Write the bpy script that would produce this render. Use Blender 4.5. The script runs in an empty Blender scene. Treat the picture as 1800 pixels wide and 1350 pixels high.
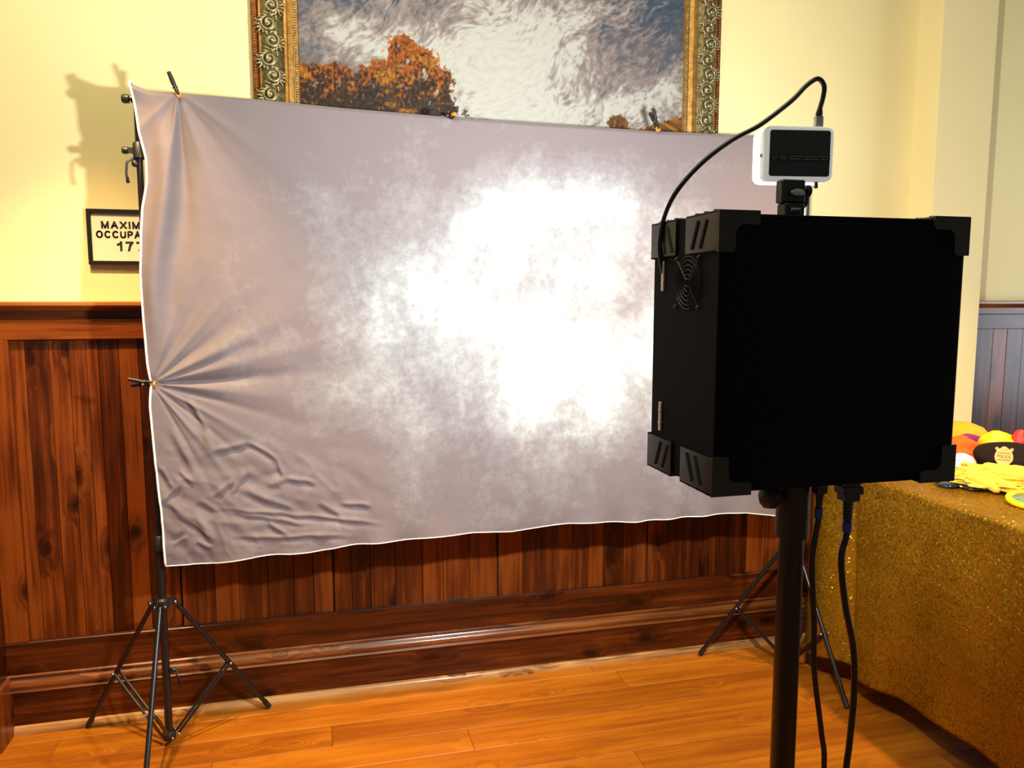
import bpy, bmesh, math, random
import numpy as np
from mathutils import Vector, Matrix, Euler

random.seed(7)
S = bpy.context.scene
COL = S.collection
PI = math.pi

# ------------------------------------------------------------------ camera, world, lamps, exposure
cam_data = bpy.data.cameras.new('camera')
cam_data.sensor_fit = 'HORIZONTAL'
cam_data.sensor_width = 36.0
cam_data.lens = 1352.0 / 1800.0 * 36.0
cam_data.clip_start = 0.05
cam = bpy.data.objects.new('camera', cam_data)
COL.objects.link(cam)
cam.location = (0, -2.8596, 1.5)
cam.rotation_euler = (math.radians(90 - 6.33), 0, math.radians(-13.97))
S.camera = cam

S.view_settings.view_transform = 'Standard'
S.view_settings.look = 'None'
S.view_settings.exposure = 0.0
S.view_settings.gamma = 1.0
S.view_settings.use_curve_mapping = False

world = bpy.data.worlds.new('room_air')
S.world = world
world.use_nodes = True
bg = world.node_tree.nodes['Background']
bg.inputs['Color'].default_value = (1.0, 0.84, 0.64, 1)
bg.inputs['Strength'].default_value = 0.13


def lamp(name, kind, loc, target, power, color, **kw):
    d = bpy.data.lights.new(name, kind)
    d.energy = power
    d.color = color
    for k, v in kw.items():
        setattr(d, k, v)
    o = bpy.data.objects.new(name, d)
    COL.objects.link(o)
    o.location = loc
    v = Vector(target) - Vector(loc)
    o.rotation_euler = v.to_track_quat('-Z', 'Y').to_euler()
    return o


# warm ceiling downlight above the left stand, close to the wall
lamp('ceiling_downlight', 'SPOT', (-0.74, -0.90, 3.15), (-0.66, -0.40, 0.0), 440, (1.0, 0.64, 0.30),
     spot_size=math.radians(60), spot_blend=0.65, shadow_soft_size=0.05)
# second ceiling downlight, above the display table
lamp('ceiling_downlight', 'SPOT', (2.25, -1.15, 3.2), (1.55, -1.05, 0.0), 365, (1.0, 0.70, 0.38),
     spot_size=math.radians(82), spot_blend=0.6, shadow_soft_size=0.05)
# broad warm fill light, added overhead to brighten the walls
lamp('warm_fill', 'AREA', (-0.3, -1.45, 3.35), (-0.1, -0.55, 1.0), 46, (1.0, 0.92, 0.64),
     shape='RECTANGLE', size=2.6, size_y=0.7)
# daylight through a window in the wall off to the right
lamp('window_daylight', 'AREA', (5.2, -1.6, 1.5), (1.5, -0.6, 0.9), 62, (0.80, 0.90, 1.0),
     shape='RECTANGLE', size=1.3, size_y=1.6)
# the light panel on the booth box
lamp('panel_light', 'AREA', (0.754, -1.709, 1.728), (0.72, -0.24, 1.58), 63, (0.97, 0.99, 1.0),
     shape='RECTANGLE', size=0.10, size_y=0.075)

# ------------------------------------------------------------------ helpers
WL = {}                       # world location of every parent object


def lin(c):
    return tuple(((x / 255.0) / 12.92) if x <= 10 else (((x / 255.0) + 0.055) / 1.055) ** 2.4 for x in c)


def nlin(a):
    a = np.clip(a, 0, 1)
    return np.where(a <= 0.04045, a / 12.92, ((a + 0.055) / 1.055) ** 2.4)


def new_mat(name):
    m = bpy.data.materials.new(name)
    m.use_nodes = True
    nt = m.node_tree
    b = nt.nodes['Principled BSDF']
    return m, nt, b


def N(nt, t, **kw):
    n = nt.nodes.new(t)
    for k, v in kw.items():
        if k.startswith('i_'):
            n.inputs[k[2:].replace('_', ' ')].default_value = v
        else:
            setattr(n, k, v)
    return n


def ramp(nt, stops, interp='LINEAR'):
    n = nt.nodes.new('ShaderNodeValToRGB')
    n.color_ramp.interpolation = interp
    el = n.color_ramp.elements
    while len(el) < len(stops):
        el.new(0.5)
    for e, (p, c) in zip(el, stops):
        e.position = p
        e.color = (*c, 1) if len(c) == 3 else c
    return n


def simple(name, rgb, rough=0.5, metal=0.0, noise=0.06, scale=40.0, bump=0.0, **kw):
    """plain procedural material: colour with slight noise variation"""
    m, nt, b = new_mat(name)
    tc = N(nt, 'ShaderNodeTexCoord')
    no = N(nt, 'ShaderNodeTexNoise')
    no.inputs['Scale'].default_value = scale
    no.inputs['Detail'].default_value = 3
    nt.links.new(tc.outputs['Object'], no.inputs['Vector'])
    c = np.array(rgb)
    r = ramp(nt, [(0.25, tuple(c * (1 - noise))), (0.75, tuple(np.minimum(c * (1 + noise), 1)))])
    nt.links.new(no.outputs['Fac'], r.inputs['Fac'])
    nt.links.new(r.outputs['Color'], b.inputs['Base Color'])
    b.inputs['Roughness'].default_value = rough
    b.inputs['Metallic'].default_value = metal
    if bump:
        bp = N(nt, 'ShaderNodeBump')
        bp.inputs['Strength'].default_value = bump
        bp.inputs['Distance'].default_value = 0.002
        nt.links.new(no.outputs['Fac'], bp.inputs['Height'])
        nt.links.new(bp.outputs['Normal'], b.inputs['Normal'])
    for k, v in kw.items():
        b.inputs[k.replace('_', ' ')].default_value = v
    return m


def wood(name, axis, dark, mid, light, grain=1.0, knots=True, rough=0.34, var=0.5, coat=0.12, spec=0.35):
    """knotty stained wood, grain along the axis, every piece varied by its own random value"""
    m, nt, b = new_mat(name)
    L = nt.links.new
    tc = N(nt, 'ShaderNodeTexCoord')
    oi = N(nt, 'ShaderNodeObjectInfo')
    off = N(nt, 'ShaderNodeMath', operation='MULTIPLY')
    off.inputs[1].default_value = 37.0
    L(oi.outputs['Random'], off.inputs[0])
    add = N(nt, 'ShaderNodeVectorMath', operation='ADD')
    L(tc.outputs['Object'], add.inputs[0])
    cmb = N(nt, 'ShaderNodeCombineXYZ')
    for i in range(3):
        L(off.outputs[0], cmb.inputs[i])
    L(cmb.outputs[0], add.inputs[1])
    # knots, laid out in the plane of the face
    sp = N(nt, 'ShaderNodeSeparateXYZ')
    L(add.outputs[0], sp.inputs[0])
    oth = [q for q in 'XYZ' if q.lower() != axis]
    ac = N(nt, 'ShaderNodeMath', operation='ADD')
    L(sp.outputs[oth[0]], ac.inputs[0])
    L(sp.outputs[oth[1]], ac.inputs[1])
    cb = N(nt, 'ShaderNodeCombineXYZ')
    L(ac.outputs[0], cb.inputs['X'])
    L(sp.outputs[axis.upper()], cb.inputs['Y'])
    mk = N(nt, 'ShaderNodeMapping')
    mk.inputs['Scale'].default_value = (9.0, 4.6, 1)
    L(cb.outputs[0], mk.inputs['Vector'])
    nw = N(nt, 'ShaderNodeTexNoise')
    nw.inputs['Scale'].default_value = 1.6
    nw.inputs['Detail'].default_value = 4
    L(mk.outputs[0], nw.inputs['Vector'])
    mixv = N(nt, 'ShaderNodeMix', data_type='VECTOR')
    mixv.inputs['Factor'].default_value = 0.30
    L(mk.outputs[0], mixv.inputs[4])
    L(nw.outputs['Color'], mixv.inputs[5])
    vo = N(nt, 'ShaderNodeTexVoronoi', voronoi_dimensions='2D')
    vo.inputs['Scale'].default_value = 0.8
    L(mixv.outputs[1], vo.inputs['Vector'])
    kn = ramp(nt, [(0.0, (1, 1, 1)), (0.06, (0.85,) * 3), (0.12, (0.35,) * 3), (0.26, (0, 0, 0))])
    L(vo.outputs['Distance'], kn.inputs['Fac'])
    # grain: stretched noise bent round the knots
    mg = N(nt, 'ShaderNodeMapping')
    sg = [55.0 * grain] * 3
    sg['xyz'.index(axis)] = 2.2 * grain
    mg.inputs['Scale'].default_value = sg
    L(add.outputs[0], mg.inputs['Vector'])
    bend = N(nt, 'ShaderNodeVectorMath', operation='MULTIPLY_ADD')
    L(kn.outputs['Color'], bend.inputs[0])
    bend.inputs[1].default_value = (2.2, 2.2, 2.2)
    L(mg.outputs[0], bend.inputs[2])
    ng = N(nt, 'ShaderNodeTexNoise')
    ng.inputs['Scale'].default_value = 1.0
    ng.inputs['Detail'].default_value = 6
    ng.inputs['Roughness'].default_value = 0.62
    L(bend.outputs[0], ng.inputs['Vector'])
    # broad stain blotches
    nb = N(nt, 'ShaderNodeTexNoise')
    mb = N(nt, 'ShaderNodeMapping')
    sb = [9.0] * 3
    sb['xyz'.index(axis)] = 2.6
    mb.inputs['Scale'].default_value = sb
    L(add.outputs[0], mb.inputs['Vector'])
    L(mb.outputs[0], nb.inputs['Vector'])
    nb.inputs['Scale'].default_value = 1.0
    nb.inputs['Detail'].default_value = 3
    a1 = N(nt, 'ShaderNodeMath', operation='MULTIPLY_ADD')
    L(nb.outputs['Fac'], a1.inputs[0])
    a1.inputs[1].default_value = 0.62
    a2 = N(nt, 'ShaderNodeMath', operation='MULTIPLY_ADD')   # random * var - var/2 - .375
    L(oi.outputs['Random'], a2.inputs[0])
    a2.inputs[1].default_value = var
    a2.inputs[2].default_value = -var / 2 - 0.31
    L(a2.outputs[0], a1.inputs[2])
    a3 = N(nt, 'ShaderNodeMath', operation='ADD')
    L(ng.outputs['Fac'], a3.inputs[0])
    L(a1.outputs[0], a3.inputs[1])
    cr = ramp(nt, [(0.30, dark), (0.5, mid), (0.70, light)])
    L(a3.outputs[0], cr.inputs['Fac'])
    out = cr.outputs['Color']
    if knots:
        mx = N(nt, 'ShaderNodeMix', data_type='RGBA')
        L(kn.outputs['Color'], mx.inputs['Factor'])
        L(out, mx.inputs['A'])
        mx.inputs['B'].default_value = (dark[0] * 0.35, dark[1] * 0.3, dark[2] * 0.3, 1)
        out = mx.outputs['Result']
    L(out, b.inputs['Base Color'])
    b.inputs['Roughness'].default_value = rough
    b.inputs['Coat Weight'].default_value = coat
    b.inputs['Specular IOR Level'].default_value = spec
    b.inputs['Coat Roughness'].default_value = 0.18
    bp = N(nt, 'ShaderNodeBump')
    bp.inputs['Strength'].default_value = 0.22
    bp.inputs['Distance'].default_value = 0.0015
    L(a3.outputs[0], bp.inputs['Height'])
    L(bp.outputs['Normal'], b.inputs['Normal'])
    return m


def obj(name, bm, mat, parent=None, origin=None, smooth=False, angle=None):
    """link a bmesh given in world coordinates as ONE mesh object"""
    me = bpy.data.meshes.new(name)
    bmesh.ops.recalc_face_normals(bm, faces=bm.faces)
    if origin is None:
        if bm.verts:
            a = np.array([v.co[:] for v in bm.verts])
            origin = (a.min(0) + a.max(0)) / 2
        else:
            origin = (0, 0, 0)
    origin = Vector(origin)
    bmesh.ops.translate(bm, verts=bm.verts, vec=-origin)
    bm.to_mesh(me)
    bm.free()
    if smooth:
        me.polygons.foreach_set('use_smooth', [True] * len(me.polygons))
        if angle:
            me.set_sharp_from_angle(angle=math.radians(angle))
    for mm in (mat if isinstance(mat, (list, tuple)) else [mat]):
        me.materials.append(mm)
    o = bpy.data.objects.new(name, me)
    COL.objects.link(o)
    p = Vector(WL[parent.name]) if parent else Vector((0, 0, 0))
    if parent:
        o.parent = parent
    o.location = origin - p
    WL[o.name] = origin
    return o


def from_arrays(name, verts, faces, mat, parent=None, origin=(0, 0, 0), smooth=True):
    me = bpy.data.meshes.new(name)
    origin = Vector(origin)
    v = np.asarray(verts, dtype=float) - np.array(origin)
    me.from_pydata([tuple(x) for x in v], [], [tuple(int(i) for i in f) for f in faces])
    me.update()
    if smooth:
        me.polygons.foreach_set('use_smooth', [True] * len(me.polygons))
    me.materials.append(mat)
    o = bpy.data.objects.new(name, me)
    COL.objects.link(o)
    p = Vector(WL[parent.name]) if parent else Vector((0, 0, 0))
    if parent:
        o.parent = parent
    o.location = origin - p
    WL[o.name] = origin
    return o


def thing(name, label, cat, loc, group=None):
    o = bpy.data.objects.new(name, None)
    o.empty_display_size = 0.05
    COL.objects.link(o)
    o.location = loc
    WL[o.name] = Vector(loc)
    return tag(o, label, cat, group)


def tag(o, label=None, cat=None, group=None):
    if label:
        o['label'] = label
    if cat:
        o['category'] = cat
    if group:
        o['group'] = group
    return o


def structure(o):
    o['kind'] = 'structure'
    return o


def box(bm, lo, hi, bevel=0.0, seg=1):
    lo, hi = Vector(lo), Vector(hi)
    r = bmesh.ops.create_cube(bm, size=1.0, matrix=Matrix.Translation((lo + hi) / 2) @ Matrix.Diagonal((*(hi - lo), 1)))
    if bevel:
        es = list({e for v in r['verts'] for e in v.link_edges})
        bmesh.ops.bevel(bm, geom=es, offset=bevel, segments=seg, profile=0.7, affect='EDGES')
    return bm


def bxm(lo, hi, bevel=0.0, seg=1):
    bm = bmesh.new()
    return box(bm, lo, hi, bevel, seg)


def tube(bm, pts, r, n=8, caps=True, flat=None):
    pts = [Vector(p) for p in pts]
    k = len(pts)
    rr = [float(q) for q in r] if isinstance(r, (list, tuple)) else [r] * k
    t0 = (pts[1] - pts[0]).normalized()
    u = t0.orthogonal().normalized()
    rings = []
    prev = t0
    for i, p in enumerate(pts):
        t = (pts[min(i + 1, k - 1)] - pts[max(i - 1, 0)])
        t = t.normalized() if t.length > 1e-9 else prev
        q = prev.rotation_difference(t)
        u = (q @ u)
        u = (u - t * u.dot(t)).normalized()
        w = t.cross(u)
        prev = t
        rings.append([bm.verts.new(p + rr[i] * (u * math.cos(2 * PI * j / n) + w * math.sin(2 * PI * j / n)))
                      for j in range(n)])
    for a, b_ in zip(rings, rings[1:]):
        for j in range(n):
            bm.faces.new((a[j], a[(j + 1) % n], b_[(j + 1) % n], b_[j]))
    if caps:
        bm.faces.new(rings[0][::-1])
        bm.faces.new(rings[-1])
    return bm


def tubem(pts, r, n=8, caps=True):
    return tube(bmesh.new(), pts, r, n, caps)


def lathe(bm, prof, origin, n=24, axis=(0, 0, 1), squash=(1, 1)):
    """profile of (radius, height) revolved about the axis through origin"""
    q = Vector((0, 0, 1)).rotation_difference(Vector(axis).normalized())
    o = Vector(origin)
    rings = []
    for r, h in prof:
        if r < 1e-6:
            rings.append([bm.verts.new(o + q @ Vector((0, 0, h)))])
        else:
            rings.append([bm.verts.new(o + q @ Vector((r * squash[0] * math.cos(2 * PI * j / n),
                                                      r * squash[1] * math.sin(2 * PI * j / n), h)))
                          for j in range(n)])
    for a, b_ in zip(rings, rings[1:]):
        for j in range(n):
            j2 = (j + 1) % n
            if len(a) == 1 and len(b_) == 1:
                continue
            if len(a) == 1:
                bm.faces.new((a[0], b_[j], b_[j2]))
            elif len(b_) == 1:
                bm.faces.new((a[j], a[j2], b_[0]))
            else:
                bm.faces.new((a[j], a[j2], b_[j2], b_[j]))
    if len(rings[0]) > 1:
        bm.faces.new(rings[0][::-1])
    if len(rings[-1]) > 1:
        bm.faces.new(rings[-1])
    return bm


def lathem(prof, origin, n=24, axis=(0, 0, 1), squash=(1, 1)):
    return lathe(bmesh.new(), prof, origin, n, axis, squash)


def ball(bm, c, r, u=8, v=6, rot=None):
    mt = Matrix.Translation(c)
    if rot is not None:
        mt = mt @ rot.to_matrix().to_4x4()
    r = r if isinstance(r, (tuple, list)) else (r, r, r)
    bmesh.ops.create_uvsphere(bm, u_segments=u, v_segments=v, radius=1.0, matrix=mt @ Matrix.Diagonal((*r, 1)))
    return bm


def rbox(lo, hi, r, seg=4, axis=1):
    """box whose four edges along the axis are rounded"""
    bm = bxm(lo, hi)
    es = [e for e in bm.edges if abs((e.verts[0].co - e.verts[1].co).normalized()[axis]) > 0.9]
    bmesh.ops.bevel(bm, geom=es, offset=r, segments=seg, profile=0.5, affect='EDGES')
    return bm


def soften(bm, w=0.002, seg=2):
    es = [e for e in bm.edges if len(e.link_faces) == 2 and e.calc_face_angle(0) > 0.9]
    bmesh.ops.bevel(bm, geom=es, offset=w, segments=seg, profile=0.6, affect='EDGES')
    return bm


def prism(bm, outline, depth, mt):
    """closed 2-D outline extruded along +z by depth, then transformed"""
    a = [bm.verts.new(mt @ Vector((x, y, 0))) for x, y in outline]
    b_ = [bm.verts.new(mt @ Vector((x, y, depth))) for x, y in outline]
    bm.faces.new(a[::-1])
    bm.faces.new(b_)
    k = len(a)
    for i in range(k):
        bm.faces.new((a[i], a[(i + 1) % k], b_[(i + 1) % k], b_[i]))
    return bm


def arc(cx, cy, rx, ry, a0, a1, n=12):
    return [(cx + rx * math.cos(math.radians(a0 + (a1 - a0) * i / n)), cy + ry * math.sin(math.radians(a0 + (a1 - a0) * i / n))) for i in range(n + 1)]


GLYPH = {
    'A': (0.80, [[(0, 0), (0.40, 1), (0.80, 0)], [(0.14, 0.33), (0.66, 0.33)]]),
    'C': (0.78, [arc(0.42, 0.5, 0.42, 0.5, 40, 320, 18)]),
    'E': (0.56, [[(0.56, 0), (0, 0), (0, 1), (0.56, 1)], [(0, 0.52), (0.50, 0.52)]]),
    'I': (0.0, [[(0, 0), (0, 1)]]),
    'L': (0.54, [[(0, 1), (0, 0), (0.54, 0)]]),
    'M': (0.86, [[(0, 0), (0, 1), (0.43, 0.05), (0.86, 1), (0.86, 0)]]),
    'N': (0.72, [[(0, 0), (0, 1), (0.72, 0), (0.72, 1)]]),
    'O': (0.86, [arc(0.43, 0.5, 0.43, 0.5, 0, 360, 22)]),
    'P': (0.62, [[(0, 0), (0, 1)] + arc(0.36, 0.73, 0.26, 0.27, 90, -90, 10) + [(0, 0.46)]]),
    'S': (0.60, [arc(0.30, 0.75, 0.28, 0.25, 20, 270, 12) + arc(0.30, 0.25, 0.30, 0.25, 90, -160, 12)]),
    'T': (0.68, [[(0, 1), (0.68, 1)], [(0.34, 1), (0.34, 0)]]),
    'U': (0.70, [[(0, 1)] + arc(0.35, 0.34, 0.35, 0.34, 180, 360, 12) + [(0.70, 1)]]),
    'X': (0.76, [[(0, 0), (0.76, 1)], [(0, 1), (0.76, 0)]]),
    'Y': (0.76, [[(0, 1), (0.38, 0.45), (0.76, 1)], [(0.38, 0.45), (0.38, 0)]]),
    '0': (0.56, [arc(0.28, 0.5, 0.28, 0.5, 0, 360, 18)]),
    '1': (0.34, [[(0, 0.72), (0.20, 0.80), (0.30, 1), (0.30, 0)]]),
    '5': (0.54, [[(0.50, 1), (0.11, 1), (0.04, 0.50)] + arc(0.26, 0.33, 0.28, 0.33, 130, -150, 12)]),
    '7': (0.54, [[(0, 1), (0.54, 1), (0.34, 0.62), (0.20, 0)]]),
    '-': (0.28, [[(0, 0.44), (0.28, 0.44)]]),
}


def lettering(body, height, width, stroke, mt, mat, parent, depth=0.0005):
    """raised capital letters drawn as flat strokes, centred on the origin of mt"""
    h = height - stroke
    k = stroke / h
    gap = 0.20 + k
    tot = sum(GLYPH[c][0] for c in body) + gap * (len(body) - 1)
    sx = (width - stroke) / tot
    x = -(width - stroke) / 2
    bm = bmesh.new()
    hs = stroke / 2
    for c in body:
        w, lines = GLYPH[c]
        for ln in lines:
            P = [Vector((x + q[0] * sx, (q[1] - 0.5) * h, 0)) for q in ln]
            for p0, p1 in zip(P, P[1:]):
                d = (p1 - p0).normalized()
                e = Vector((-d.y, d.x, 0)) * hs
                t = d * hs * (1.0 if len(ln) < 9 else 0.35)
                prism(bm, [(v.x, v.y) for v in (p0 - t - e, p1 + t - e, p1 + t + e, p0 - t + e)], depth, mt)
        x += (w + gap) * sx
    return obj('lettering', bm, mat, parent)


# numpy gradient noise
_rng = np.random.RandomState(11)
_perm = _rng.permutation(512)
_perm = np.concatenate([_perm, _perm])
_g = _rng.normal(size=(512, 2))
_g /= np.linalg.norm(_g, axis=1)[:, None]


def perlin(x, y):
    xi = np.floor(x).astype(int)
    yi = np.floor(y).astype(int)
    xf, yf = x - xi, y - yi

    def gr(ix, iy):
        h = _perm[(_perm[ix % 512] + iy) % 512]
        return _g[h]
    u = xf ** 3 * (xf * (xf * 6 - 15) + 10)
    v = yf ** 3 * (yf * (yf * 6 - 15) + 10)

    def d(ix, iy, fx, fy):
        q = gr(ix, iy)
        return q[..., 0] * fx + q[..., 1] * fy
    a = d(xi, yi, xf, yf)
    b_ = d(xi + 1, yi, xf - 1, yf)
    c = d(xi, yi + 1, xf, yf - 1)
    e = d(xi + 1, yi + 1, xf - 1, yf - 1)
    return (a + u * (b_ - a)) * (1 - v) + (c + u * (e - c)) * v * 1.0


def fbm(x, y, oct=4, gain=0.5):
    s, a = 0, 1.0
    for i in range(oct):
        s = s + a * perlin(x * 2 ** i + 17.3 * i, y * 2 ** i + 9.1 * i)
        a *= gain
    return s


def sstep(a, b_, x):
    t = np.clip((x - a) / (b_ - a), 0, 1)
    return t * t * (3 - 2 * t)


def grid_faces(nu, nv):
    i = np.arange(nu - 1)[:, None] * nv + np.arange(nv - 1)[None, :]
    i = i.ravel()
    return np.stack([i, i + nv, i + nv + 1, i + 1], 1)


# ------------------------------------------------------------------ materials
def paint_material():
    m, nt, b = new_mat('wall_paint')
    tc = N(nt, 'ShaderNodeTexCoord')
    n1 = N(nt, 'ShaderNodeTexNoise')
    n1.inputs['Scale'].default_value = 1.3
    n1.inputs['Detail'].default_value = 4
    nt.links.new(tc.outputs['Object'], n1.inputs['Vector'])
    r = ramp(nt, [(0.3, (0.78, 0.645, 0.30)), (0.7, (0.83, 0.71, 0.355))])
    nt.links.new(n1.outputs['Fac'], r.inputs['Fac'])
    nt.links.new(r.outputs['Color'], b.inputs['Base Color'])
    b.inputs['Roughness'].default_value = 0.7
    n2 = N(nt, 'ShaderNodeTexNoise')
    n2.inputs['Scale'].default_value = 130
    n2.inputs['Detail'].default_value = 4
    nt.links.new(tc.outputs['Object'], n2.inputs['Vector'])
    bp = N(nt, 'ShaderNodeBump')
    bp.inputs['Strength'].default_value = 0.12
    bp.inputs['Distance'].default_value = 0.002
    nt.links.new(n2.outputs['Fac'], bp.inputs['Height'])
    nt.links.new(bp.outputs['Normal'], b.inputs['Normal'])
    return m


M = {}
M['paint'] = paint_material()
WD, WM, WLt = (0.036, 0.0062, 0.0010), (0.092, 0.0170, 0.0019), (0.19, 0.042, 0.0046)
M['wood_v'] = wood('knotty_wood_upright', 'z', WD, WM, WLt, var=0.45)
M['wood_h'] = wood('knotty_wood_level', 'x', WD, WM, WLt, var=0.3)
M['wood_cap'] = wood('moulding_wood', 'x', (0.075, 0.019, 0.004), (0.21, 0.060, 0.011), (0.34, 0.115, 0.026), knots=False, var=0.2, rough=0.26, coat=0.35)
M['wood_shoe'] = wood('shoe_wood', 'x', (0.10, 0.035, 0.012), (0.42, 0.20, 0.06), (0.62, 0.33, 0.11), knots=False, var=0.2, rough=0.3, grain=0.5)
M['plank'] = wood('maple_plank', 'x', (0.23, 0.060, 0.003), (0.33, 0.096, 0.004), (0.40, 0.130, 0.007), grain=0.55, knots=False, var=0.32, rough=0.42, coat=0.0, spec=0.22)
M['subfloor'] = simple('subfloor_dark', (0.10, 0.035, 0.008), 0.8)
M['panel_back'] = simple('dark_backing', (0.012, 0.004, 0.002), 0.8)
M['black_metal'] = simple('black_metal', (0.007, 0.007, 0.0075), 0.33)
M['black_plastic'] = simple('black_plastic', (0.009, 0.009, 0.0095), 0.45)
M['rivet'] = simple('steel_rivet', (0.75, 0.75, 0.76), 0.25, 1.0)
M['orange_tip'] = simple('orange_rubber', (0.95, 0.26, 0.03), 0.5)
M['hem_white'] = simple('white_hem', (0.88, 0.86, 0.80), 0.8)
M['frame_black'] = simple('black_frame', (0.010, 0.010, 0.010), 0.35)
M['paper'] = simple('sign_paper', (0.80, 0.72, 0.52), 0.65, noise=0.03, scale=12)
M['ink'] = simple('black_ink', (0.012, 0.012, 0.014), 0.6)
M['booth'] = simple('booth_laminate', (0.0006, 0.0020, 0.0055), 0.7, noise=0.15, scale=300, bump=0.1, Specular_IOR_Level=0.12)
M['protector'] = simple('corner_plastic', (0.013, 0.017, 0.0165), 0.32)
M['wire'] = simple('guard_wire', (0.035, 0.035, 0.035), 0.4, 0.5)
M['hinge'] = simple('hinge_metal', (0.75, 0.66, 0.48), 0.45, 0.3)
M['glowing_white_plastic'] = simple('glowing_white_plastic', (0.82, 0.82, 0.78), 0.35, Emission_Color=(0.95, 0.98, 0.9, 1), Emission_Strength=0.35)  # emission stands in for daylight and diffuser light whitening the housing
M['panel_dark'] = simple('panel_dark', (0.018, 0.036, 0.046), 0.4)
M['panel_print'] = simple('grey_print', (0.24, 0.29, 0.30), 0.5)
M['grey_plug'] = simple('grey_plug', (0.42, 0.46, 0.46), 0.3, 0.5)
M['cable'] = simple('cable_rubber', (0.011, 0.011, 0.012), 0.38)
M['blue_ring'] = simple('blue_ring', (0.012, 0.06, 0.42), 0.4)
M['plug'] = simple('plug_plastic', (0.014, 0.02, 0.022), 0.4)
M['dark_wood'] = wood('turned_dark_wood', 'z', (0.03, 0.006, 0.003), (0.085, 0.018, 0.007), (0.15, 0.035, 0.012), knots=False, rough=0.2, coat=0.6)

m, nt, b = new_mat('light_diffuser')
b.inputs['Base Color'].default_value = (0.9, 0.92, 0.95, 1)
b.inputs['Emission Color'].default_value = (0.95, 0.98, 1.0, 1)
b.inputs['Emission Strength'].default_value = 3.0
M['diffuser'] = m

# ------------------------------------------------------------------ the setting
BASEY = 0.0
floor = obj('floor', bxm((-2.2, -4.6, -0.05), (4.6, 0.06, -0.012)), M['subfloor'], origin=(0, 0, 0))
structure(floor)
PW = 0.1335
fixed = {1: [(-2.2, -0.90), (-0.90, 1.125), (1.125, 2.35), (2.35, 4.6)],
         2: [(-2.2, -1.35), (-1.35, 0.002), (0.002, 1.9), (1.9, 3.1), (3.1, 4.6)],
         4: [(-2.2, -0.35), (-0.35, 1.75), (1.75, 4.6)],
         5: [(-2.2, -0.9), (-0.9, 0.977), (0.977, 2.4), (2.4, 4.6)]}
for row in range(0, 35):
    y1 = -0.0766 - PW * (row - 1)
    y0 = y1 - PW
    if row == 0:
        y1, y0 = 0.03, -0.0766
    if row in fixed:
        segs = fixed[row]
    else:
        xs = [-2.2]
        x = -2.2 + random.uniform(0.4, 1.5)
        while x < 4.2:
            xs.append(x)
            x += random.uniform(0.8, 1.9)
        xs.append(4.6)
        segs = list(zip(xs, xs[1:]))
    for a, c in segs:
        obj('plank', bxm((a + 0.0004, y0 + 0.0004, -0.0145), (c - 0.0004, y1 - 0.0004, 0.0), 0.0016), M['plank'], floor)

bm = bxm((-2.2, 0.03, -0.05), (4.6, 0.16, 3.3))
wall = structure(obj('wall_back', bm, M['paint'], origin=(0, 0.03, 0)))
# dark backing behind the boards, then the boards one by one
obj('backing', bxm((-2.2, 0.024, 0.0), (4.6, 0.031, 1.47)), M['panel_back'], wall)
left_edges = [-1.0, -0.958, -0.886, -0.826, -0.773, -0.736, -0.672, -0.61, -0.565, -0.511]
grooves = [-0.511, 0.02, 0.653, 1.291, 1.93, 2.49]
edges = list(left_edges)
for g0, g1 in zip(grooves, grooves[1:]):
    k = max(5, int(round((g1 - g0) / 0.085)))
    w = [random.uniform(0.7, 1.35) for _ in range(k)]
    t = g0
    for q in w:
        t += q / sum(w) * (g1 - g0)
        edges.append(t)
segs = list(zip(edges, edges[1:]))
for a0, a1 in ((-2.2, -1.26), (2.77, 4.6)):
    x = a0
    while x < a1 - 0.03:
        w = random.uniform(0.06, 0.11)
        segs.append((x, min(x + w, a1)))
        x += w
for a, c in segs:
    big = any(abs(a - g) < 1e-6 for g in grooves)
    d = random.uniform(0.0, 0.0015)
    obj('board', bxm((a + (0.006 if big else 0.0006), 0.012 + d, 0.30), (c - 0.0006, 0.0245, 1.39), 0.0012), M['wood_v'], wall)
for a, c in ((-2.2, -1.24), (-1.075, 2.5), (2.76, 4.6)):
    obj('top_rail', bxm((a, -0.006, 1.364), (c, 0.0245, 1.431), 0.002), M['wood_h'], wall)
    obj('frieze', bxm((a, 0.008, 1.431), (c, 0.0245, 1.473), 0.001), M['wood_h'], wall)
    obj('bottom_rail', bxm((a, -0.006, 0.209), (c, 0.0245, 0.327), 0.003), M['wood_h'], wall)
for a, c in ((-1.075, -1.0), (2.455, 2.497), (2.769, 2.80)):
    obj('stile', bxm((a, -0.0065, 0.327), (c, 0.0245, 1.364), 0.002), M['wood_v'], wall)


def sweep_x(bm, prof, a, c):
    """profile of (y,z) extruded along x from a to c"""
    A = [bm.verts.new((a, y, z)) for y, z in prof]
    B = [bm.verts.new((c, y, z)) for y, z in prof]
    k = len(A)
    for i in range(k):
        bm.faces.new((A[i], B[i], B[(i + 1) % k], A[(i + 1) % k]))
    bm.faces.new(A)
    bm.faces.new(B[::-1])


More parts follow.
